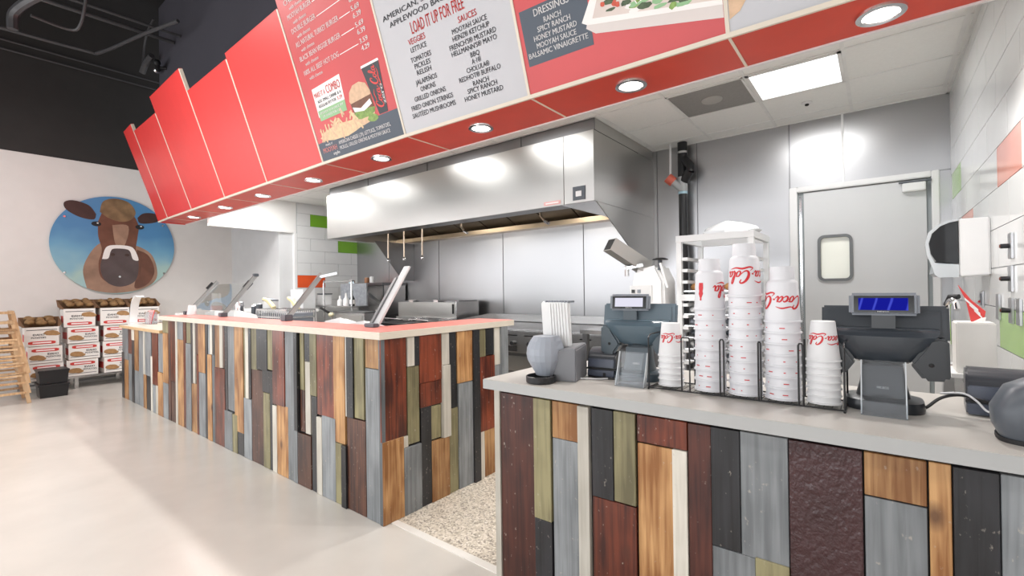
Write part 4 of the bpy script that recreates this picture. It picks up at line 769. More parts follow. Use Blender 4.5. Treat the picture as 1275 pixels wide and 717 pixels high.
x0, x1 = -.693, -.162; g = MB(); g.box(x0, y0, 2.662, x1, y0 + .02, 2.672).box(x0, y1 - .02, 2.662, x1, y1, 2.672).box(x0, y0, 2.662, x0 + .02, y1, 2.672).box(x1 - .02, y0, 2.662, x1, y1, 2.672); g.build('frame', GRID, t)
bx('lens', PANELL, t, x0 + .02, y0 + .02, 2.667, x1 - .02, y1 - .02, 2.674)
pa = area('panel_lamp', (-.42, 3.712, 2.65), (0, 0, 0), .48, .48, 17, (1, .99, .97))
for x, lab in ((-6.45, 'added to brighten the header'), (-2.42, 'nearest the hood corner'), (-3.52, 'in the middle'), (-5.15, 'at the far end')):  # leftmost panel is added light for the white header
    t = thing('light_panel', 'flat white kitchen light panel hidden between canopy and hood, ' + lab, 'light', (x, 2.9, 2.66)); bx('frame', GRID, t, x - .30, 2.62, 2.664, x + .30, 3.20, 2.673); bx('lens', PANELL, t, x - .27, 2.65, 2.660, x + .27, 3.17, 2.664)
    area('panel_lamp', (x, 2.91, 2.65), (0, 0, 0), .5, .5, 24 if x < -6 else 4.5, (1, .99, .97))
for x in (-4.8, -3.0):
    t = thing('hood_lamp', 'round lamp under the hood, %s of two' % ('left' if x < -4 else 'right'), 'light', (x, 3.72, 2.40)); MB().lathe(x, 3.72, [(.06, 2.44), (.075, 2.40), (.05, 2.37)], 16).build('bulb_guard', LAMP, t, True)
    area('hood_lamp_light', (x, 3.72, 2.36), (0, 0, 0), .14, .14, 9, (1, .93, .84))
t = thing('sprinkler', 'small white sprinkler head in the ceiling behind the light panel', 'sprinkler', (-.42, 4.26, 2.65)); MB().lathe(-.42, 4.26, [(.036, 2.673), (.034, 2.664), (.018, 2.660)], 16).build('escutcheon', PLW, t, True); MB().lathe(-.42, 4.26, [(.014, 2.661), (.014, 2.650), (.006, 2.646)], 10).build('head', BLK, t)
# pipes under the black deck
PIP = mat('dark_painted_pipe', '454446', 0.45, var=0.05)
def pipe(label, pts, r, name='ceiling_pipe', k=5, m=None): return tag(MB().tube(spline(pts, k), r).build(name, m or PIP, None, True), label, 'pipe', None)
pipe('thin grey conduit under the black deck, bent towards the bulkhead', [(-8.3, -.4, 4.5), (-8.28, .6, 4.5), (-8.22, 1.35, 4.5), (-8.1, 1.50, 4.5), (-7.13, 1.73, 4.5), (-6.5, 1.9, 4.5)], .022)
pipe('thick dark pipe elbow hanging at top left corner', [(-7.08, .60, 4.05), (-7.06, .60, 4.18), (-6.98, .63, 4.24), (-6.75, .68, 4.25), (-6.4, .80, 4.30), (-5.8, .95, 4.45)], .045)
pipe('dark conduit loop beside the thick pipe elbow', [(-6.95, .72, 4.2), (-7.0, 1.02, 4.2), (-6.9, 1.10, 4.25), (-6.7, 1.12, 4.5), (-6.5, 1.13, 4.72)], .016)
pipe('upper of two long straight conduits on the black deck', [(-7.3, -1.0, 4.66), (-7.25, 1.0, 4.66), (-7.2, 2.13, 4.66)], .018, k=1)
pipe('lower of two long straight conduits on the black deck', [(-7.55, -1.0, 4.66), (-7.5, 1.0, 4.66), (-7.45, 2.13, 4.66)], .024, k=1)
pipe('upper thin rail along the top of the black wall', [(-8.96, -2, 4.62), (-8.96, 3.4, 4.62)], .013, k=1)
pipe('lower thin rail along the top of the black wall', [(-8.96, -2, 4.50), (-8.96, 3.4, 4.50)], .013, k=1)
pipe('short dark drop pipe close to the bulkhead corner', [(-8.0, 2.02, 4.62), (-8.2, 2.0, 4.56), (-8.3, 1.98, 4.45)], .04)
pipe('thin dark conduit curving at the bulkhead corner', [(-7.9, 2.02, 5.1), (-8.2, 2.02, 5.02), (-8.36, 2.02, 4.85), (-8.38, 2.0, 4.5)], .014)
t = thing('security_camera', 'small black and silver camera mounted on the charcoal bulkhead corner', 'camera', (-7.85, 2.05, 4.42))
MB().tube([(-7.80, 2.14, 4.42), (-7.84, 2.06, 4.42)], .02).build('arm', BLK, t, True); MB().tube([(-7.74, 2.0, 4.43), (-7.95, 2.08, 4.43)], .035, 10).build('housing', BLK, t, True); MB().ball((-7.99, 2.07, 4.43), .045, 10, 8).build('lens_cap', CHROME, t, True); MB().ball((-7.70, 2.0, 4.42), .045, 10, 8).build('knob', BLK, t, True)

# ------------------------------------------------------------------ exhaust hood
HX0, HX1, HY, HZ0, HZ1 = -5.905, -1.83, 3.43, 1.98, 2.565
hd = thing('exhaust_hood', 'large stainless exhaust hood above the cook line', 'hood', (-3.87, 4.05, 1.98))
bx('front_face', SSH, hd, HX0, HY, HZ0, -2.124, HY + .02, HZ1); bx('front_face', SSH, hd, -2.118, HY, HZ0, HX1, HY + .02, HZ1, .001)
bx('side_face', SSH, hd, HX1 - .02, HY + .02, HZ0, HX1, YB - .015, HZ1); bx('side_face', SSH, hd, HX0, HY + .02, HZ0, HX0 + .02, YB - .015, HZ1)
bx('seam_strip', mat('dark_seam', '4c4c4e', .6), hd, HX1 - .022, HY + .02, HZ1, HX1 + .001, YB - .4, HZ1 + .006)
bx('closure_panel', SSD, hd, HX0 + .02, HY + .03, HZ1, HX1 - .005, HY + .04, ZC); bx('closure_side', SSH, hd, HX1 - .02, HY + .04, HZ1 + .006, HX1 - .004, YB - .015, ZC)
for x in (-5.0, -3.9, -2.6): bx('closure_seam', MATS['dark_seam'], hd, x, HY + .026, HZ1, x + .006, HY + .031, ZC)
bx('ceiling_plate', SSD, hd, HX0 + .02, HY + .04, HZ1 - .12, HX1 - .02, YB - .02, HZ1 - .1)
MB().prism([(HX0 + .02, HY + .02, 1.985), (HX0 + .02, HY + .22, 1.985), (HX0 + .02, HY + .22, 2.04), (HX0 + .02, HY + .02, 2.04)], [(HX1 - .34, HY + .02, 1.985), (HX1 - .34, HY + .22, 1.985), (HX1 - .34, HY + .22, 2.04), (HX1 - .34, HY + .02, 2.04)]).build('front_gutter', SSD, hd)
MB().prism([(HX1 - .34, HY + .02, 1.982), (HX1 - .02, HY + .02, 1.982), (HX1 - .02, YB - .02, 1.982), (HX1 - .34, YB - .02, 1.982)], [(HX1 - .34, HY + .02, 2.0), (HX1 - .02, HY + .02, 2.0), (HX1 - .02, YB - .02, 2.0), (HX1 - .34, YB - .02, 2.0)]).build('underside_plate', SSL, hd)
BRZ = steel('bronze_filter_steel', 'a49a8c', 0.38); n = 8; fw = (HX1 - .34 - HX0 - .06) / n
for k in range(n):
    xa = HX0 + .04 + fw * k; xb = xa + fw - .02
    MB().prism([(xa, HY + .40, 2.42), (xb, HY + .40, 2.42), (xb, YB - .10, 2.06), (xa, YB - .10, 2.06)], [(xa, HY + .42, 2.44), (xb, HY + .42, 2.44), (xb, YB - .08, 2.08), (xa, YB - .08, 2.08)]).build('grease_filter', BRZ, hd)
bx('back_gutter', mat('brass_lip', 'c7b49a', .3, 1.0), hd, HX0 + .02, YB - .16, 1.995, HX1 - .34, YB - .02, 2.05)
for xg, ys, ye in ((HX1 - .012, HY + .05, 4.55), (HX0 + .25, 4.0, 4.50)):
    MB().prism([(xg, ys, HZ0), (xg, YB - .015, HZ0), (xg, YB - .015, 1.41), (xg, ye, 1.41)], [(xg + .008, ys, HZ0), (xg + .008, YB - .015, HZ0), (xg + .008, YB - .015, 1.41), (xg + .008, ye, 1.41)]).build('end_skirt', SSD if xg < -4 else SSH, hd)
cp = MB().box(-2.030, HY - .006, 2.0, -1.912, HY, 2.115).build('control_panel', PLD, hd); bx('control_screen', PLW, cp, -2.0, HY - .009, 2.03, -1.945, HY - .006, 2.075)
bdg = bx('badge', mat('badge_pink', 'd9a8a4', .4), hd, -2.33, HY - .003, 1.990, -2.155, HY, 2.024); bx('badge_line', PRW, bdg, -2.31, HY - .0045, 2.002, -2.175, HY - .003, 2.012)
COP = steel('copper_tinted_pipe', 'c9b8a6', 0.3)
for k, (x, lab) in enumerate(((-5.13, 'leftmost long hanging nozzle pipe under the hood'), (-4.80, 'second long hanging nozzle pipe under the hood'), (-4.45, 'third long hanging nozzle pipe under the hood'))):
    t = thing('nozzle_pipe', lab, 'pipe', (x, 3.85, 1.62), 'fire suppression nozzles under the hood'); MB().tube([(x, 3.85, 2.45), (x, 3.85, 1.69)], .010).build('drop_pipe', COP, t, True); MB().lathe(x, 3.85, [(.012, 1.64), (.02, 1.655), (.02, 1.675), (.011, 1.695)], 10).build('nozzle', CHROME, t, True)
for x, lab in ((-3.77, 'short bent nozzle pipe under the middle of hood'), (-2.66, 'short bent nozzle pipe near right end of hood')):
    t = thing('nozzle_pipe', lab, 'pipe', (x, 3.85, 1.90), 'fire suppression nozzles under the hood'); MB().tube([(x, 3.85, 2.3), (x, 3.85, 1.99), (x + .05, 3.85, 1.93)], .011).build('drop_pipe', COP, t, True); MB().tube([(x + .05, 3.85, 1.93), (x + .10, 3.85, 1.905)], .016).build('nozzle', CHROME, t, True)

# ------------------------------------------------------------------ cook line
gr = thing('griddle', 'stainless griddle with raised splash guard beneath the hood, right of the fryers', 'griddle', (-3.0, 4.2, 0))
bx('back_splash', SSL, gr, -4.03, 4.60, .86, -1.95, 4.64, .945); MB().prism([(-4.05, 3.86, .86), (-4.05, 4.62, .86), (-4.05, 4.62, .945), (-4.05, 3.86, .88)], [(-4.03, 3.86, .86), (-4.03, 4.62, .86), (-4.03, 4.62, .945), (-4.03, 3.86, .88)]).build('side_splash', SSL, gr)
bx('cook_plate', SSD, gr, -4.03, 3.84, .80, -1.95, 4.60, .85); bx('front_ledge', SSL, gr, -4.05, 3.72, .815, -1.93, 3.84, .845, .008)
cf = bx('control_front', SSL, gr, -4.03, 3.80, .60, -1.95, 3.86, .815); bx('body', SSD, gr, -4.03, 3.86, .10, -1.95, 4.62, .80)
for k in range(9):
    x = -3.85 + .215 * k
    MB().tube([(x, 3.80, .70), (x, 3.768, .70)], .022, 12).build('knob', PLK, cf, True); bx('vent_slot', BLK, cf, x - .07, 3.796, .775, x + .05, 3.80, .785)
bx('drip_drawer', SSL, gr, -3.2, 3.85, .40, -2.3, 3.86, .56); bx('drawer_slot', BLK, cf, -3.05, 3.79, .615, -2.95, 3.80, .67)
for k in range(4): bx('leg', SSD, gr, -4.0 + 2.0 * (k % 2), 3.9 + .62 * (k // 2), 0, -3.96 + 2.0 * (k % 2), 3.94 + .62 * (k // 2), .1)
fy = thing('fryer', 'stainless fryer with tall hooded splash back behind the corner of the counter', 'fryer', (-4.75, 4.3, 0))
bx('body', SSD, fy, -5.42, 3.75, .1, -4.12, 4.5, .84); bx('splash_back', SSH, fy, -5.38, 4.20, .84, -4.24, 4.26, 1.10); bx('splash_side', SSL, fy, -4.235, 4.20, .84, -4.215, 4.62, 1.11); bx('flue_top', SSD, fy, -5.38, 4.26, 1.02, -4.24, 4.62, 1.12)
bx('lower_lip', SSL, fy, -5.38, 4.16, .86, -4.24, 4.20, .90); bx('slot', BLK, fy, -4.29, 4.194, .955, -4.262, 4.20, 1.08)
for x in (-5.1, -4.6):
    bx('fry_well', BLK, fy, x - .16, 3.85, .838, x + .2, 4.12, .845); MB().tube([(x, 3.75, .90), (x, 4.05, .865)], .012).build('basket_handle', CHROME, fy, True); bx('hanger', CHROME, fy, x - .03, 4.19, 1.10, x + .05, 4.22, 1.135)
for k in range(4): bx('leg', SSD, fy, -5.4 + 1.2 * (k % 2), 3.8 + .62 * (k // 2), 0, -5.36 + 1.2 * (k % 2), 3.84 + .62 * (k // 2), .1)
st = thing('bun_steamer', 'open fronted stainless warming cabinet at left end of the cook line', 'warmer', (-6.2, 4.4, 0))
g = MB(); g.box(-6.55, 4.3, .95, -6.51, 4.70, 1.36).box(-5.87, 4.3, .95, -5.84, 4.70, 1.36).box(-6.51, 4.66, .95, -5.87, 4.70, 1.36).box(-6.55, 4.3, .90, -5.84, 4.70, .95); g.build('cabinet', SSL, st)
bx('hood_lip', SSD, st, -6.56, 4.26, 1.345, -5.83, 4.72, 1.39, .004); bx('stand', SSD, st, -6.55, 4.3, 0, -5.84, 4.70, .90); MB().bar((-6.42, 4.40, 1.25), (-6.05, 4.50, .97), .05, .01, (0, 1, 0)).build('inner_rail', SSL, st); bx('inner_tray', PLW, st, -6.12, 4.34, .95, -5.90, 4.5, .972)
for lab, x, m, h in (('small brown jar standing on the warming cabinet', -6.42, mat('brown_jar', '9a6a4a', .4), .09), ('small white jar standing on the warming cabinet', -6.28, PLW, .10)):
    t = thing('jar', lab, 'jar', (x, 4.4, 1.39)); MB().lathe(x, 4.4, [(.038, 1.391), (.04, 1.40), (.04, 1.37 + h), (.03, 1.39 + h)], 14).build('jar_body', m, t, True)
t = thing('order_tag', 'white and blue printed card hanging on the tiled corner', 'card', (-6.75, 4.3, 1.24)); bx('card', mat('pale_blue_card', 'cfe0ea', .5), t, -6.70, 4.25, 1.25, -6.55, 4.256, 1.44); bx('card_header', PRK, t, -6.70, 4.247, 1.42, -6.55, 4.2495, 1.44); bx('hook', CHROME, t, -6.64, 4.256, 1.40, -6.60, 4.30, 1.44)
ms = thing('condiment_stand', 'steel framed stand with grey back panel holding sauce bottles', 'stand', (-6.3, 3.95, 0))
bx('back_panel', mat('grey_mesh_panel', '8e9298', .45, var=.2, scale=25), ms, -6.62, 4.06, 1.05, -5.94, 4.08, 1.38); bx('shelf', SSL, ms, -6.98, 3.78, 1.03, -5.90, 4.08, 1.05)
for x in (-6.66, -5.92): MB().tube(spline([(x, 3.80, 0), (x, 3.80, 1.0), (x, 3.80, 1.39), (x + (.04 if x < -6.3 else -.04), 3.80, 1.41)], 4), .014).build('post', SSL, ms, True)
MB().tube([(-6.64, 3.80, 1.41), (-5.94, 3.80, 1.41)], .014).build('top_rail', SSL, ms, True); bx('post', SSL, ms, -7.0, 3.80, 0, -6.97, 3.83, 1.16)
for k, (x, m, h) in enumerate(((-6.38, PLW, .15), (-6.22, PLW, .19), (-6.05, PLW, .13))):
    t = thing('sauce_bottle', 'white squeeze bottle on the steel stand, %s from the left' % ords[k], 'bottle', (x, 3.9, 1.05), 'squeeze bottles on the steel stand'); MB().lathe(x, 3.9, [(.04, 1.0505), (.042, 1.06), (.042, 1.05 + h * .5), (.018, 1.05 + h * .65), (.014, 1.05 + h)], 14).build('bottle_body', m, t, True)
t = thing('sauce_bottle', 'black and white bottle at right end of the steel stand', 'bottle', (-5.97, 3.84, 1.05)); MB().lathe(-5.97, 3.84, [(.035, 1.0505), (.035, 1.16), (.012, 1.21), (.012, 1.27)], 12).build('bottle_body', BLK, t, True); MB().lathe(-5.97, 3.84, [(.0355, 1.08), (.0355, 1.14)], 12, False).build('paper_label', PRW, t)
t = thing('container', 'white square container on left shelf of the steel stand', 'container', (-6.83, 3.9, 1.05)); bx('tub', PLW, t, -6.92, 3.84, 1.051, -6.74, 3.98, 1.22, .01); bx('lid', PLD, t, -6.925, 3.835, 1.22, -6.735, 3.985, 1.235)
t = thing('utensil', 'black handled scoop leaning below the bottle shelf', 'scoop', (-6.5, 3.7, .9)); MB().bar((-6.62, 3.72, 1.02), (-6.42, 3.74, .95), .035, .02).build('handle', BLK, t); MB().ball((-6.36, 3.74, .92), (.05, .04, .035), 10, 8).build('scoop_bowl', mat('cream_bowl', 'ddd6b8', .4), t, True); MB().bar((-6.36, 3.74, .915), (-6.30, 3.745, .80), .012, .012).build('stem', CHROME, t)
pr = thing('prep_table', 'stainless prep counter behind the service ledge', 'prep table', (-4.2, 2.5, 0))
bx('worktop', SSL, pr, -5.7, 1.82, .90, -2.45, 2.62, .935); bx('cabinet', SSD, pr, -5.68, 1.86, .06, -2.47, 2.58, .90)
for k in range(6): bx('food_pan', SSD, pr, -5.55 + k * .5, 2.0, .936, -5.12 + k * .5, 2.5, .945)
t = thing('prep_unit', 'low stainless cold unit between the counter and warming cabinet', 'cold unit', (-5.3, 3.5, 0)); bx('body', SSL, t, -5.62, 3.35, 0.001, -4.95, 3.6, .985, .006); bx('top_rim', SSD, t, -5.63, 3.34, .985, -4.94, 3.61, 1.003); bx('front_panel', SSH, t, -5.58, 3.343, .80, -4.99, 3.35, .96)
t = thing('chest_freezer', 'white chest unit with side louvres behind the service counter', 'freezer', (-6.3, 2.95, 0)); fb = bx('body', PLW, t, -6.95, 2.7, .001, -5.78, 3.2, 1.0, .008); bx('lid', mat('bright_lid', 'f2f2f2', .3), t, -6.97, 2.68, 1.0, -5.76, 3.22, 1.04, .008)
for k in range(4): bx('louvre', PLG, fb, -6.72, 2.694, .80 + .045 * k, -6.55, 2.70, .82 + .045 * k)
t = thing('control_cabinet', 'tall pale grey cabinet with rocker switch at the tiled pier', 'cabinet', (-6.9, 3.55, 0)); bx('case', mat('pale_grey_case', 'd2d4d6', .4), t, -7.10, 3.50, 0, -6.72, 3.70, 1.30, .006); spl = bx('switch_plate', PLD, t, -6.93, 3.493, .99, -6.86, 3.50, 1.10); bx('rocker', PLW, spl, -6.915, 3.489, 1.01, -6.875, 3.493, 1.045)

# vegetable slicer on its table
tb = thing('work_table', 'stainless work table behind the slate blue register', 'table', (-1.3, 3.5, 0)); bx('top', SSL, tb, -1.85, 3.2, .90, -1.18, 3.75, .93); bx('under_shelf', SSD, tb, -1.83, 3.22, .3, -1.2, 3.73, .32)
for k in range(4): bx('leg', SSD, tb, -1.84 + .61 * (k % 2), 3.22 + .47 * (k // 2), 0, -1.80 + .61 * (k % 2), 3.26 + .47 * (k // 2), .90)
sl = thing('vegetable_slicer', 'white vegetable slicer with angled square steel chute and black disc knob', 'slicer', (-1.37, 3.4, .93))
MB().prism([(-1.52, 3.30, .931), (-1.21, 3.30, .931), (-1.215, 3.30, 1.30), (-1.27, 3.30, 1.42), (-1.44, 3.30, 1.38)], [(-1.52, 3.56, .931), (-1.21, 3.56, .931), (-1.215, 3.56, 1.30), (-1.27, 3.56, 1.42), (-1.44, 3.56, 1.38)]).build('body', PLW, sl, True, bevel=.02)
bpn = bx('button_panel', mat('panel_grey', 'cfcfcf', .4), sl, -1.47, 3.294, 1.15, -1.30, 3.30, 1.27)
for k in range(5): bx('button', PLK if k in (1, 3) else PLG, bpn, -1.455 + .045 * (k % 3), 3.289, 1.17 + .045 * (k // 3), -1.43 + .045 * (k % 3), 3.294, 1.195 + .045 * (k // 3))
a, b = Vector((-1.555, 3.14, 1.575)), Vector((-1.385, 3.40, 1.40)); dd = (b - a).normalized()
ch = MB().bar(a, b, .105, .10).build('chute', SSH, sl); MB().bar(a - dd * .002, a + dd * .003, .09, .086).build('chute_opening', BLK, ch)
MB().bar((-1.50, 3.29, 1.40), (-1.36, 3.29, 1.42), .03, .02).build('hinge_bracket', CHROME, sl); MB().tube([(-1.49, 3.29, 1.42), (-1.49, 3.29, 1.34)], .018).build('clamp', CHROME, sl, True)
MB().lathe(-1.245, 3.32, [(.055, 1.452), (.058, 1.458), (.03, 1.468)], 18).build('disc_knob', PLK, sl, True); MB().tube([(-1.25, 3.32, 1.38), (-1.245, 3.32, 1.455)], .016).build('knob_post', PLD, sl, True); MB().bar((-1.235, 3.30, 1.43), (-1.185, 3.30, 1.25), .022, .015).build('lever', PLW, sl)

# bun rack with trays and a bag on top
br = thing('bun_rack', 'white framed tray rack standing behind the cup stacks', 'tray rack', (-.89, 3.67, 0)); BX0, BX1, BY0, BY1, BZ = -1.155, -.645, 3.40, 3.95, 1.625
FRM = mat('white_rack_frame', 'dfe0e1', 0.35, var=.02)
for x in (BX0, BX1 - .035):
    for y in (BY0, BY1 - .035): bx('post', FRM, br, x, y, .08, x + .035, y + .035, BZ - .046)
for z in (BZ - .045, 1.155, .10):
    bx('cross_rail', FRM, br, BX0 - .002, BY0 - .002, z, BX1 + .002, BY0 + .03, z + .045); bx('cross_rail', FRM, br, BX0 - .002, BY1 - .03, z, BX1 + .002, BY1 + .002, z + .045)
    for x in (BX0 - .001, BX1 - .029): bx('side_rail', FRM, br, x, BY0 + .0305, z, x + .03, BY1 - .0305, z + .045)
for k in range(16):
    z = .20 + .083 * k
    if abs(z - 1.17) < .03: continue
    for x0, x1 in ((BX0 + .035, BX0 + .075), (BX1 - .075, BX1 - .035)): bx('tray_runner', FRM, br, x0, BY0 + .01, z, x1, BY1 - .01, z + .022)
for k in range(4): MB().lathe(BX0 + .02 + (BX1 - BX0 - .04) * (k % 2), BY0 + .02 + .51 * (k // 2), [(.02, .001), (.035, .02), (.035, .06), (.01, .081)], 12).build('caster', PLD, br, True)
for k, z in enumerate((.72, .80, .885, .97, 1.05)):
    t = thing('sheet_tray', 'steel tray of wrapped goods in the lower half of the rack, %s from the bottom' % ords[k], 'tray', (-.9, 3.67, z), 'trays in the lower half of the rack')
    z = [.20 + .083 * j for j in range(16)][6 + k] + .0225
    bx('pan', SSL, t, BX0 + .045, BY0 + .02, z, BX1 - .045, BY1 - .02, z + .010)
    for j in range(5): MB().ball((BX0 + .10 + .075 * j, BY0 + .10 + .06 * (j % 2), z + .035), (.04, .05, .025), 8, 6, .15).build('wrapped_item', (PLG, PLW, PLD)[(j + k) % 3], t, True)
z = [.20 + .083 * j for j in range(16)][12] + .0225
t = thing('sheet_tray', 'tray of brown baked bread in the upper half of the rack', 'tray', (-.9, 3.67, z)); bx('pan', SSL, t, BX0 + .045, BY0 + .02, z, BX1 - .045, BY1 - .02, z + .010)
for j in range(5): MB().ball((BX0 + .10 + .078 * j, BY0 + .14, z + .035), (.042, .06, .03), 10, 7, .05).build('bread_roll', mat('bread_crust', 'a5784a', .6, var=.15), t, True)
bag = MB(); n = 16; rr = random.Random(3); rings = []
for zz, sx, sy in ((0, 1, 1), (.02, 1.04, 1.02), (.05, .85, .8), (.075, .45, .4), (.09, .1, .1)):
    rings.append([(-.84 + .19 * sx * math.cos(2 * math.pi * i / n) * rr.uniform(.85, 1.12), 3.60 + .16 * sy * math.sin(2 * math.pi * i / n) * rr.uniform(.85, 1.12), BZ + .001 + zz * rr.uniform(.8, 1.2)) for i in range(n)])
o = bag.loft(rings).build('plastic_bag', mat('clear_bag_plastic', 'e6e8ea', .25, var=.03), None, True); tag(o, 'crumpled clear plastic bag lying on top of the tray rack', 'bag')

# drain pipe with valve on the back wall
dp = thing('drain_pipe', 'black vertical pipe with branch fitting and grey valve on the steel wall', 'pipe', (-1.49, 4.62, 0)); XP = -1.495
MB().tube([(XP, 4.62, 2.67), (XP, 4.62, 2.30)], .045, 14).build('upper_pipe', PLK, dp, True); MB().tube([(XP, 4.62, 2.22), (XP, 4.62, 0.01)], .040, 14).build('lower_pipe', PLK, dp, True)
MB().tube([(XP + .02, 4.60, 2.50), (XP + .09, 4.56, 2.42), (XP + .09, 4.56, 2.36)], .040, 12).build('branch_fitting', PLK, dp, True); MB().tube([(XP + .09, 4.56, 2.37), (XP + .02, 4.6, 2.29)], .042, 12).build('branch_fitting', PLK, dp, True)
GV = mat('grey_pvc', 'a3a5a6', .4); MB().tube([(XP, 4.61, 2.33), (XP, 4.61, 2.19)], .047, 14).build('grey_coupling', GV, dp, True); MB().tube([(XP, 4.60, 2.21), (XP - .09, 4.57, 2.30)], .036, 12).build('grey_wye', GV, dp, True)
MB().tube([(XP - .075, 4.575, 2.285), (XP - .125, 4.555, 2.335)], .048, 14).build('red_cap', mat('red_pipe_cap', 'c8614e', .45), dp, True)
for z in (2.56, 2.30): MB().lathe(XP, 4.62, [(.052, z), (.052, z + .02)], 14, True).build('hose_clamp', CHROME, dp, True)
MB().lathe(XP, 4.62, [(.044, 2.165), (.044, 2.195)], 14).build('blue_tape', mat('pale_blue_tape', 'a9c9d6', .5), dp, True)
tag(MB().tube([(-1.605, 4.60, 2.67), (-1.605, 4.59, 2.36)], .011, 8).build('feed_pipe', PLW, None, True), 'thin white pipe dropping from the ceiling to the red cap', 'pipe')

# ------------------------------------------------------------------ sneeze guards and clutter on the service counter
POST = steel('brushed_post', 'c4c4c4', 0.32); GL = glass('guard_glass', 'eef3f2', 0.18, 0.02, 0.05)
sg = thing('sneeze_guard', 'leaning glass sneeze guard with two steel posts at far end of the counter', 'sneeze guard', (-5.4, 1.8, 1.036))
def post(g, x0, y0, z0, x1, y1, z1): g.bar((x0, y0, z0), (x1, y1, z1), .035, .022, (1, 0, 0))
for x in (-6.05 + .32, -4.79):
    g = MB(); post(g, x, 1.72, 1.037, x, 2.02, 1.385 if x < -5 else 1.42); g.build('post', POST, sg); bx('foot_clamp', PLD, sg, x - .03, 1.70, 1.037, x + .03, 1.76, 1.075, .004)
    g = MB(); g.bar((x - .02, 1.93, 1.30), (x - .02, 1.985, 1.365), .05, .02, (1, 0, 0)); g.build('glass_clamp', PLK, sg)
MB().prism([(-5.72, 1.77, 1.09), (-4.80, 1.77, 1.09), (-4.80, 1.995, 1.355), (-5.72, 1.995, 1.355)], [(-5.72, 1.776, 1.09), (-4.80, 1.776, 1.09), (-4.80, 2.001, 1.355), (-5.72, 2.001, 1.355)]).build('glass_sheet', GL, sg)
bx('end_cap', PLD, sg, -4.81, 2.0, 1.415, -4.77, 2.045, 1.445, .004)
sg = thing('sneeze_guard', 'leaning steel guard post in the middle of the counter without glass in view', 'sneeze guard', (-3.57, 1.8, 1.036))
g = MB(); post(g, -3.57, 1.72, 1.037, -3.57, 2.02, 1.40); g.build('post', POST, sg); bx('foot_clamp', PLD, sg, -3.61, 1.70, 1.037, -3.53, 1.76, 1.085, .004); MB().bar((-3.57, 2.0, 1.375), (-3.33, 2.02, 1.40), .02, .02).build('top_arm', POST, sg)
sg = thing('sneeze_guard', 'broad leaning brushed steel end post near the counter corner', 'sneeze guard', (-2.36, 1.75, 1.036))
g = MB(); g.bar((-2.40, 1.70, 1.037), (-2.40, 1.95, 1.41), .012, .055, (1, 0, 0)); pst = g.build('end_plate', mat('satin_grey_post', 'c2c3c4', .4), sg); g = MB(); post(g, -2.44, 1.70, 1.038, -2.44, 1.90, 1.33); g.build('post', SSD, sg); bx('foot_clamp', PLD, pst, -2.46, 1.66, 1.037, -2.36, 1.70, 1.06, .004)
def tray(label, x0, y0, x1, y1, z, h):
    t = thing('paper_tray', label, 'tray', ((x0 + x1) / 2, (y0 + y1) / 2, z), 'white paper liners behind the ledge'); MB().prism([(x0, y0, z), (x1, y0, z), (x1, y1, z), (x0, y1, z)], [(x0 + .03, y0 + .02, z + h), (x1 - .06, y0 + .04, z + h * 1.3), (x1 - .04, y1 - .02, z + h * .8), (x0 + .05, y1 - .03, z + h * 1.1)]).build('liner_stack', PAPER, t)
tray('white paper liners left of the glass guard', -5.72, 1.86, -5.42, 2.1, .937, .11); tray('white paper liners under the glass guard', -5.36, 1.86, -4.92, 2.12, .937, .12)
tray('white paper liners lying right of the middle post', -3.28, 1.84, -3.02, 2.05, .937, .10); tray('white paper liners nearest the counter corner', -2.98, 1.84, -2.72, 2.05, .937, .09)
bk = thing('wire_basket', 'grey perforated basket with cream handled scoops on the prep counter', 'basket', (-4.65, 2.25, .937))
g = MB(); x0, x1, y0, y1, z0, z1 = -5.02, -4.38, 2.12, 2.40, .946, 1.085
for k in range(17): x = x0 + (x1 - x0) * k / 16; g.box(x - .006, y0, z0, x + .006, y0 + .006, z1).box(x - .006, y1, z0, x + .006, y1 + .006, z1)
for z in (z0, (z0 + z1) / 2, z1): g.box(x0, y0 - .001, z - .008, x1, y0 + .008, z + .008).box(x0, y1, z - .008, x1, y1 + .008, z + .008).box(x0, y0, z - .008, x0 + .008, y1, z + .008).box(x1 - .008, y0, z - .008, x1, y1, z + .008)
g.build('wire_sides', SSL, bk); bx('basket_liner', PLG, bk, x0 + .012, y0 + .012, z0, x1 - .012, y1 - .012, z1 - .03)
CRM = mat('cream_plastic', 'e0d2a4', .4)
for lab, p in (('cream scoop handle at the left of the wire basket', [(-4.98, 2.18, 1.19), (-4.88, 2.18, 1.17), (-4.78, 2.19, 1.10)]), ('cream scoop handle at the right of the wire basket', [(-4.60, 2.25, 1.20), (-4.52, 2.25, 1.17), (-4.44, 2.26, 1.09)])):
    tag(MB().tube(spline(p, 4), .018, 8, .024).build('scoop_handle', CRM, None, True), lab, 'scoop')
def canister(label, x, y, r, h, z, m, lid=None):
    t = thing('canister', label, 'canister', (x, y, z)); MB().lathe(x, y, [(r * .9, z + .001), (r, z + .01), (r, z + h), (r * .8, z + h + .006)], 16).build('can_body', m, t, True)
    if lid: MB().lathe(x, y, [(r * 1.03, z + h), (r * 1.03, z + h + .015), (r * .3, z + h + .03)], 16).build('can_lid', lid, t, True)
canister('tall chrome canister behind the glass guard', -5.50, 2.15, .045, .22, .937, CHROME); canister('small dark shaker left of the white tub behind the glass', -5.36, 2.25, .035, .17, .937, PLD, CHROME); canister('small black shaker beside the white tub behind the glass', -5.24, 2.25, .035, .18, .937, PLD, PLD); canister('round white tub behind the glass guard', -5.10, 2.3, .075, .23, .937, PLW, PLG)
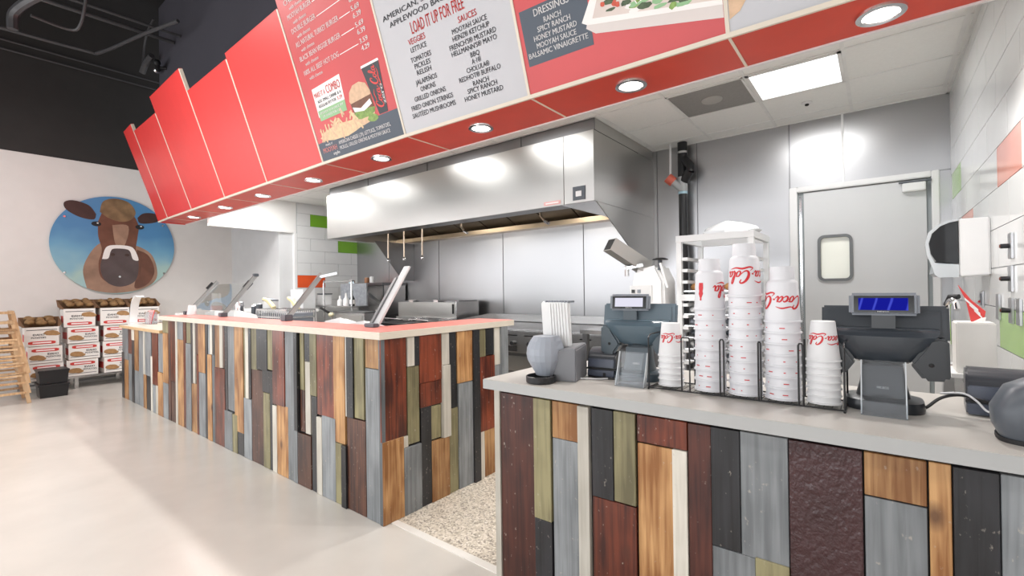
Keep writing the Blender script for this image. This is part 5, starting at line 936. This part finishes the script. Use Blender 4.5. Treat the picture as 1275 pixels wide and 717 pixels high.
# low counter clutter
ar = thing('arched_sign', 'white arched card strip with grey lettering on the low counter', 'sign', (-7.2, 1.65, .887))
arc = [(-7.36 + .47 * (1 - math.cos(t_)) * .55, .90 + .345 * math.sin(t_)) for t_ in [math.radians(d) for d in range(0, 101, 10)]]
vs = []; fs = []
for i, (x, z) in enumerate(arc):
    vs += [(x, 1.60, z), (x, 1.68, z), (x + .012, 1.68, z - .012), (x + .012, 1.60, z - .012)]
    if i: k = 4 * i; fs += [(k - 4 + j, k - 4 + (j + 1) % 4, k + (j + 1) % 4, k + j) for j in range(4)]
fs += [(0, 1, 2, 3), tuple(range(len(vs) - 4, len(vs)))]; MB().add(vs, fs).build('arched_strip', PLW, ar, True); bx('strip_base', PLW, ar, -7.34, 1.58, .887, -7.22, 1.70, .905)
hd2 = thing('straw_holder', 'clear plastic holder of red and white straws by the arched sign', 'straw holder', (-7.1, 1.75, .887)); g = MB(); x0, x1, y0, y1 = -7.22, -7.02, 1.72, 1.80
g.box(x0, y0, .8875, x1, y1, .892).box(x0, y0, .892, x1, y0 + .004, 1.04).box(x0, y1 - .004, .892, x1, y1, 1.04).box(x0, y0 + .004, .892, x0 + .004, y1 - .004, 1.04).box(x1 - .004, y0 + .004, .892, x1, y1 - .004, 1.04); g.build('clear_box', ACR, hd2)
for k in range(12): x = x0 + .015 + .0155 * k; MB().tube([(x, 1.74, .893), (x + .05 * (k / 11 - .5), 1.77, 1.06)], .005, 6).build('straw', RED if k % 2 else PRW, hd2, True)
def papercup(label, x, y, z, n):
    t = thing('paper_cup', label, 'cup', (x, y, z))
    for k in range(n): MB().lathe(x, y, [(.047, z + .03 * k + .001), (.047, z + .03 * k + .006), (.034, z + .03 * k + .10), (.033, z + .03 * k + .10)], 16).build('cup', PAPER, t, True)
papercup('short upside down paper cups at the step between counters', -5.95, 1.72, .887, 3); papercup('paper cups on the ledge left of the glass guard', -5.62, 1.74, 1.037, 1)
t = thing('sauce_bottle', 'tall white bottle with faint red print at the counter step', 'bottle', (-5.76, 2.0, .887)); MB().lathe(-5.86, 2.05, [(.055, .8875), (.06, .90), (.06, 1.13), (.045, 1.17), (.045, 1.25), (.042, 1.255)], 18).build('bottle_body', PLW, t, True); MB().lathe(-5.86, 2.05, [(.0605, 1.07), (.0605, 1.12)], 18, False).build('red_band', mat('faint_red_band', 'e7b8b2', .5), t)
canister('clear blue tinted jar near the step of the counters', -6.05, 2.05, .04, .15, .887, mat('blue_tint_jar', 'b9c4dc', .2))

# ------------------------------------------------------------------ round picture on the left wall
mu = thing('round_mural', 'large round sky blue picture of a brown cow on the far left wall', 'picture', (-8.98, 1.81, 1.27))
CY, CZ, RD = 1.81, 2.0, .725
SKY = bpy.data.materials.new('mural_sky_print'); SKY.use_nodes = True; N = SKY.node_tree.nodes; L = SKY.node_tree.links; b = N['Principled BSDF']; b.inputs['Roughness'].default_value = .35
tc = N.new('ShaderNodeTexCoord'); sp_ = N.new('ShaderNodeSeparateXYZ'); L.new(tc.outputs['Object'], sp_.inputs[0]); nz = N.new('ShaderNodeTexNoise'); nz.inputs['Scale'].default_value = 2.2; L.new(tc.outputs['Object'], nz.inputs[0])
mr = N.new('ShaderNodeMapRange'); mr.inputs['From Min'].default_value = -.75; mr.inputs['From Max'].default_value = .75; L.new(sp_.outputs[2], mr.inputs[0]); ad = N.new('ShaderNodeMath'); ad.operation = 'MULTIPLY_ADD'; ad.inputs[1].default_value = .5; L.new(nz.outputs[0], ad.inputs[0]); L.new(mr.outputs[0], ad.inputs[2])
rp = N.new('ShaderNodeValToRGB'); L.new(ad.outputs[0], rp.inputs[0]); cols = [(0.15, 'b5cfcc'), (.40, '9fc4c8'), (.55, 'a9c6c0'), (.68, '86b2c4'), (.88, '6a9fc0'), (1.15, '4d84b2')]
for k, (p, c) in enumerate(cols): e = rp.color_ramp.elements[k] if k < 2 else rp.color_ramp.elements.new(min(p / 1.25, 1)); e.position = min(p / 1.25, 1); e.color = lin(c)
L.new(rp.outputs[0], b.inputs[0])
def disc(pts, x0, x1): return MB().prism([(x0, y, z) for y, z in pts], [(x1, y, z) for y, z in pts])
disc(blob(CY, CZ, RD, RD, 72), -8.978, -8.970).build('sky_disc', SKY, mu, True)
COWB = mat('cow_brown_print', '6b4434', .4, var=.25, scale=5); COWD = mat('cow_dark_print', '3f2a26', .4, var=.2, scale=5); COWL = mat('cow_tan_print', '9a7a66', .4, var=.25, scale=5); COWG = mat('cow_muzzle_print', '544848', .4, var=.2, scale=5); COWC = mat('cow_crown_print', '7d6448', .4, var=.3, scale=9)
def pic(name, pts, m, d): disc(pts, -8.970, -8.9695 + d).build(name, m, mu)
def sm(p, k=5): return spline(list(p) + [p[0]], k)[:-1]
pic('cow_body', sm([(1.47, 1.36), (1.43, 1.62), (1.50, 1.85), (1.62, 2.02), (1.78, 2.06), (2.02, 2.02), (2.22, 1.90), (2.30, 1.68), (2.28, 1.48), (2.10, 1.34), (1.81, 1.285), (1.6, 1.31)]), COWL, .001)
pic('cow_shoulder', sm([(2.05, 1.95), (2.2, 1.86), (2.27, 1.62), (2.18, 1.42), (2.02, 1.36), (2.05, 1.6)]), COWB, .0015)
for p in ([(1.58, 2.44), (1.50, 2.56), (1.34, 2.61), (1.24, 2.57), (1.26, 2.47), (1.40, 2.38), (1.55, 2.36)], [(2.06, 2.44), (2.14, 2.52), (2.28, 2.53), (2.36, 2.46), (2.28, 2.39), (2.10, 2.36)]): pic('cow_ear', sm(p), COWD, .002)
pic('cow_face', sm([(1.60, 2.34), (1.60, 2.12), (1.64, 1.92), (1.60, 1.72), (1.64, 1.50), (1.84, 1.40), (2.06, 1.50), (2.10, 1.74), (2.04, 1.94), (2.06, 2.14), (2.07, 2.34), (1.96, 2.52), (1.70, 2.54)]), COWB, .0025)
pic('cow_blaze', sm([(1.76, 2.30), (1.80, 2.0), (1.90, 2.0), (1.95, 2.30)]), COWL, .003)
pic('cow_crown', sm([(1.62, 2.48), (1.66, 2.64), (1.80, 2.70), (1.96, 2.66), (2.04, 2.52), (1.98, 2.40), (1.86, 2.36), (1.72, 2.40)]), COWC, .0032)
pic('cow_muzzle', sm([(1.66, 1.88), (1.62, 1.66), (1.68, 1.46), (1.84, 1.38), (2.02, 1.46), (2.07, 1.68), (2.03, 1.88), (1.84, 1.96)]), COWG, .0035)
pic('cow_nose_edge', sm([(1.64, 1.79), (1.68, 1.95), (1.76, 2.00), (1.94, 2.00), (2.02, 1.95), (2.07, 1.79), (2.00, 1.80), (1.97, 1.91), (1.92, 1.95), (1.78, 1.95), (1.74, 1.91), (1.71, 1.80)], 4), PRRIM, .004)
for y in (1.58, 2.09):
    pic('cow_eye', sm(blob(y, 2.30, .055, .035, 12)), BLK, .004); pic('cow_eye_glint', blob(y + .015, 2.312, .012, .009, 8), PRW, .0044)
for y in (1.76, 1.93): pic('cow_nostril', blob(y, 1.86, .03, .022, 12), COWD, .0042)
for y, z in ((1.24, 2.37), (1.235, 1.58), (2.39, 1.59), (2.38, 2.35), (1.84, 1.53)): MB().tube([(-9.0, y, z), (-8.955, y, z)], .014, 12).build('standoff_pin', CHROME, mu, True)

# ------------------------------------------------------------------ cartons of potatoes on a low rack
CARD = mat('white_carton_print', 'e4e0dc', .6, var=.03); KRAFT = mat('kraft_cardboard', '7a5c42', .75, var=.1); POT = mat('potato_skin', '8a6a44', .75, var=.25, scale=18, bump=.3, bscale=40); POTP = mat('printed_potato', 'a07a50', .6, var=.2, scale=20); CRED = mat('carton_red', 'c33a34', .55)
def carton(cx, cy, z, label, rz, openbox):   # front faces +x
    dx, wy, h = .36, .315, .215; t = thing('potato_carton', label, 'carton', (cx, cy, z), 'potato cartons on the low rack'); M = Matrix.Translation((cx, cy, z)) @ Matrix.Rotation(rz, 4, 'Z')
    def n(): q = MB(); q.M = M; return q
    X = dx / 2; Y = wy / 2
    if not openbox: n().box(-X, -Y, .002, X, Y, h).build('carton_body', CARD, t); n().box(-X + .01, -Y + .01, h, X - .01, Y - .01, h + .004).build('carton_lid', KRAFT, t)
    else:
        g = n(); g.box(X - .006, -Y, .002, X, Y, h + .03).box(-X, -Y, .002, -X + .006, Y, h + .03).box(-X + .006, -Y, .002, X - .006, -Y + .006, h + .03).box(-X + .006, Y - .006, .002, X - .006, Y, h + .03).box(-X + .006, -Y + .006, .002, X - .006, Y - .006, .01); g.build('carton_body', CARD, t)
        g = n(); g.box(X - .010, -Y + .006, .01, X - .006, Y - .006, h + .03); H2 = h + .15
        g.prism([(X - .006, -Y + .004, h + .02), (-X, -Y + .004, h + .02), (-X, -Y - .04, H2), (X - .10, -Y - .05, h + .06)], [(X - .006, -Y + .010, h + .02), (-X, -Y + .010, h + .02), (-X, -Y - .034, H2), (X - .10, -Y - .044, h + .06)])
        g.prism([(X - .006, Y - .004, h + .02), (-X, Y - .004, h + .02), (-X, Y + .03, H2), (X - .10, Y + .04, h + .06)], [(X - .006, Y - .010, h + .02), (-X, Y - .010, h + .02), (-X, Y + .024, H2), (X - .10, Y + .034, h + .06)])
        g.prism([(-X + .002, -Y, h), (-X + .002, Y, h), (-X - .005, Y + .03, H2), (-X - .005, -Y - .04, H2)], [(-X + .008, -Y, h), (-X + .008, Y, h), (-X + .001, Y + .03, H2), (-X + .001, -Y - .04, H2)]); g.build('kraft_flap', KRAFT, t)
        n().box(-X + .01, -Y + .01, .012, X - .012, Y - .01, h - .01).build('potato_bed', POT, t)
    f = X + .001
    def fl(pts, d): return n().prism([(f, y, z_) for y, z_ in pts], [(f + d, y, z_) for y, z_ in pts])
    up = not openbox; zr = .168 if up else .045
    cb = t.children[0]
    fl([(-.125, zr - .012), (-.10, zr - .02), (.10, zr - .02), (.125, zr - .012), (.125, zr + .012), (.10, zr + .02), (-.10, zr + .02), (-.125, zr + .012)], .0008).build('red_ribbon', CRED, cb)
    g = n(); g.box(f + .0009, -.085, zr - .007, f + .0014, .085, zr + .007); g.build('ribbon_lettering', PRW, cb)
    g = n(); vs, fs_ = text2d('IDAHO', .026, .105, 'C', .02); g.add([(f + .001, a + (.07 if up else -.03), (.105 if up else .135) + b) for a, b in vs], fs_); vs, fs_ = text2d('POTATOES', .022, .135, 'C', .02); g.add([(f + .001, a + (.075 if up else -.03), (.072 if up else .10) + b) for a, b in vs], fs_)
    g.box(f, -.14, (.032 if up else .205), f + .001, .14, (.038 if up else .213)); tag(g.build('dark_lettering', PRK, cb), kind='stuff')
    py, pz = (-.08, .075) if up else (.085, .165)
    fl(blob(py, pz, .07, .034, 14, .08), .0010).build('printed_potatoes', POTP, cb); fl(blob(py + .04, pz - .014, .05, .022, 12, .08), .0014).build('printed_potatoes', POTP, cb)
    s = -Y - .001
    n().prism([(-.10, s, .06), (.14, s, .06), (.14, s, .15), (-.10, s, .15)], [(-.10, s - .001, .06), (.14, s - .001, .06), (.14, s - .001, .15), (-.10, s - .001, .15)]).build('side_print', CRED, cb)
    return t
rk = thing('low_rack', 'low steel storage rack carrying the potato cartons', 'rack', (-8.7, 1.5, 0)); bx('deck', SSL, rk, -8.92, .72, .145, -8.49, 2.32, .17)
for k in range(8): bx('leg', SSL, rk, -8.53 - .34 * (k % 2), .76 + .50 * (k // 2), 0, -8.50 - .34 * (k % 2), .80 + .50 * (k // 2), .145)
bx('floor_rail', SSD, rk, -8.90, .74, .05, -8.88, 2.30, .07)
colnames = ('front left stack', 'tall second stack', 'third stack', 'last stack beside the counter'); pot_proto = []
for v in range(3):
    o = MB().ball((0, 0, 0), (.045, .034, .030), 12, 8, .08).build('potato', POT, None, True); pot_proto.append(o)
k_p = 0
def potato(loc, rot, s, label, group):
    global k_p
    o = pot_proto[k_p] if k_p < 3 else pot_proto[k_p % 3].copy()
    if k_p >= 3: COL.objects.link(o)
    k_p += 1; o.location = loc; o.rotation_euler = rot; o.scale = s; tag(o, label, 'potato', group)
rr = random.Random(11)
for ci, (cy, cx, n_) in enumerate(((.985, -8.60, 3), (1.355, -8.68, 4), (1.725, -8.69, 4), (2.085, -8.69, 4))):
    nm = colnames[ci]
    for k in range(n_):
        z = .171 + k * .2205; top = k == n_ - 1
        lab = ('open potato carton with brown flaps on top of the %s' % nm) if top else ('closed white potato carton in the %s, %s from the floor' % (nm, ('lowest', 'second', 'third')[k]))
        off = (rr.uniform(-.012, .012), rr.uniform(-.018, .018)); 
        if top: off = (off[0], -.03)
        carton(cx + off[0], cy + off[1], z, lab, rr.uniform(-.06, .06) + (-.06 if ci == 0 else 0), top)
        if top:
            for j in range(4):
                for q in range(3):
                    potato((cx - .115 + .072 * j + rr.uniform(-.012, .012), cy - .03 - .095 + .092 * q + rr.uniform(-.012, .012), z + .215 + .05 + .016 * (3 - j) + rr.uniform(-.004, .012)), (rr.uniform(-.3, .3), rr.uniform(-.3, .3), rr.uniform(0, 3.1)), (rr.uniform(1.0, 1.35), rr.uniform(1.0, 1.25), rr.uniform(.95, 1.2)), 'brown potato heaped in the open carton of the %s' % nm, 'potatoes in the open carton of the %s' % nm)
for k, z in enumerate((.001, .172)):
    t = thing('storage_crate', '%s of two black plastic crates on the floor before the cartons' % ('lower', 'upper')[k], 'crate', (-8.2, 1.0, z), 'black crates'); x0, x1, y0, y1 = -8.32, -8.03, .87, 1.14
    MB().prism([(x0 + .015, y0 + .012, z), (x1 - .015, y0 + .012, z), (x1 - .015, y1 - .012, z), (x0 + .015, y1 - .012, z)], [(x0, y0, z + .14), (x1, y0, z + .14), (x1, y1, z + .14), (x0, y1, z + .14)]).build('tub', PLK, t); bx('rim', PLK, t, x0 - .008, y0 - .008, z + .14, x1 + .008, y1 + .008, z + .168, .004)

# stack of wooden high chairs, cut by the left edge
HCW = wood('varnished_beech', 'd0b08a', 'b48c64', 0.4, 0.15); hc_names = ('lowest', 'second', 'third', 'topmost')
def high_chair(z, xo, label):
    t = thing('high_chair', label, 'high chair', (-8.05 + xo, .52, z), 'stacked wooden high chairs'); A = (-7.84 + xo, -8.30 + xo); yl, yr = .12, .77; s = .036
    hgt = .72
    for x, lean in ((A[0], -.06), (A[1], .06)):
        for y, ly in ((yl, .10), (yr, -.12)): MB().bar((x, y, z + .002), (x + lean, y + ly, z + hgt), s, .028, (1, 0, 0)).build('leg', HCW, t)
    for zz in (.13, .33, .52):
        f = zz / hgt; ya, yb_ = yl + .10 * f, yr - .12 * f; xa = A[0] - .06 * f
        MB().bar((xa + .004, ya, z + zz), (xa + .004, yb_, z + zz), .022, .045, (1, 0, 0)).build('rung', HCW, t)
        if zz != .33: MB().bar((A[1] + .06 * f, ya, z + zz), (A[1] + .06 * f, yb_, z + zz), .022, .045, (1, 0, 0)).build('rung', HCW, t)
    for y in (yl + .06, yr - .075): MB().bar((A[0] - .035, y, z + .40), (A[1] + .035, y, z + .40), .022, .05).build('side_rail', HCW, t)
    MB().prism([(A[0] - .06, yl + .10, z + .60), (A[0] - .06, yr - .12, z + .60), (A[1] + .06, yr - .12, z + .60), (A[1] + .06, yl + .10, z + .60)], [(A[0] - .06, yl + .10, z + .615), (A[0] - .06, yr - .12, z + .615), (A[1] + .06, yr - .12, z + .615), (A[1] + .06, yl + .10, z + .615)]).build('seat', HCW, t)
    MB().bar((A[0] - .06, yl + .09, z + hgt), (A[0] - .06, yr - .11, z + hgt), .03, .05, (1, 0, 0)).build('top_rail', HCW, t); MB().bar((A[0] - .06, yr - .12, z + hgt), (A[1] + .06, yr - .12, z + hgt), .03, .04).build('arm_rail', HCW, t); MB().bar((A[0] - .06, yl + .10, z + hgt), (A[1] + .06, yl + .10, z + hgt), .03, .04).build('arm_rail', HCW, t)
for k in range(4): high_chair(.001 + .115 * k, -.0 - .012 * k, 'varnished wooden high chair at the far left, %s in its stack' % hc_names[k])
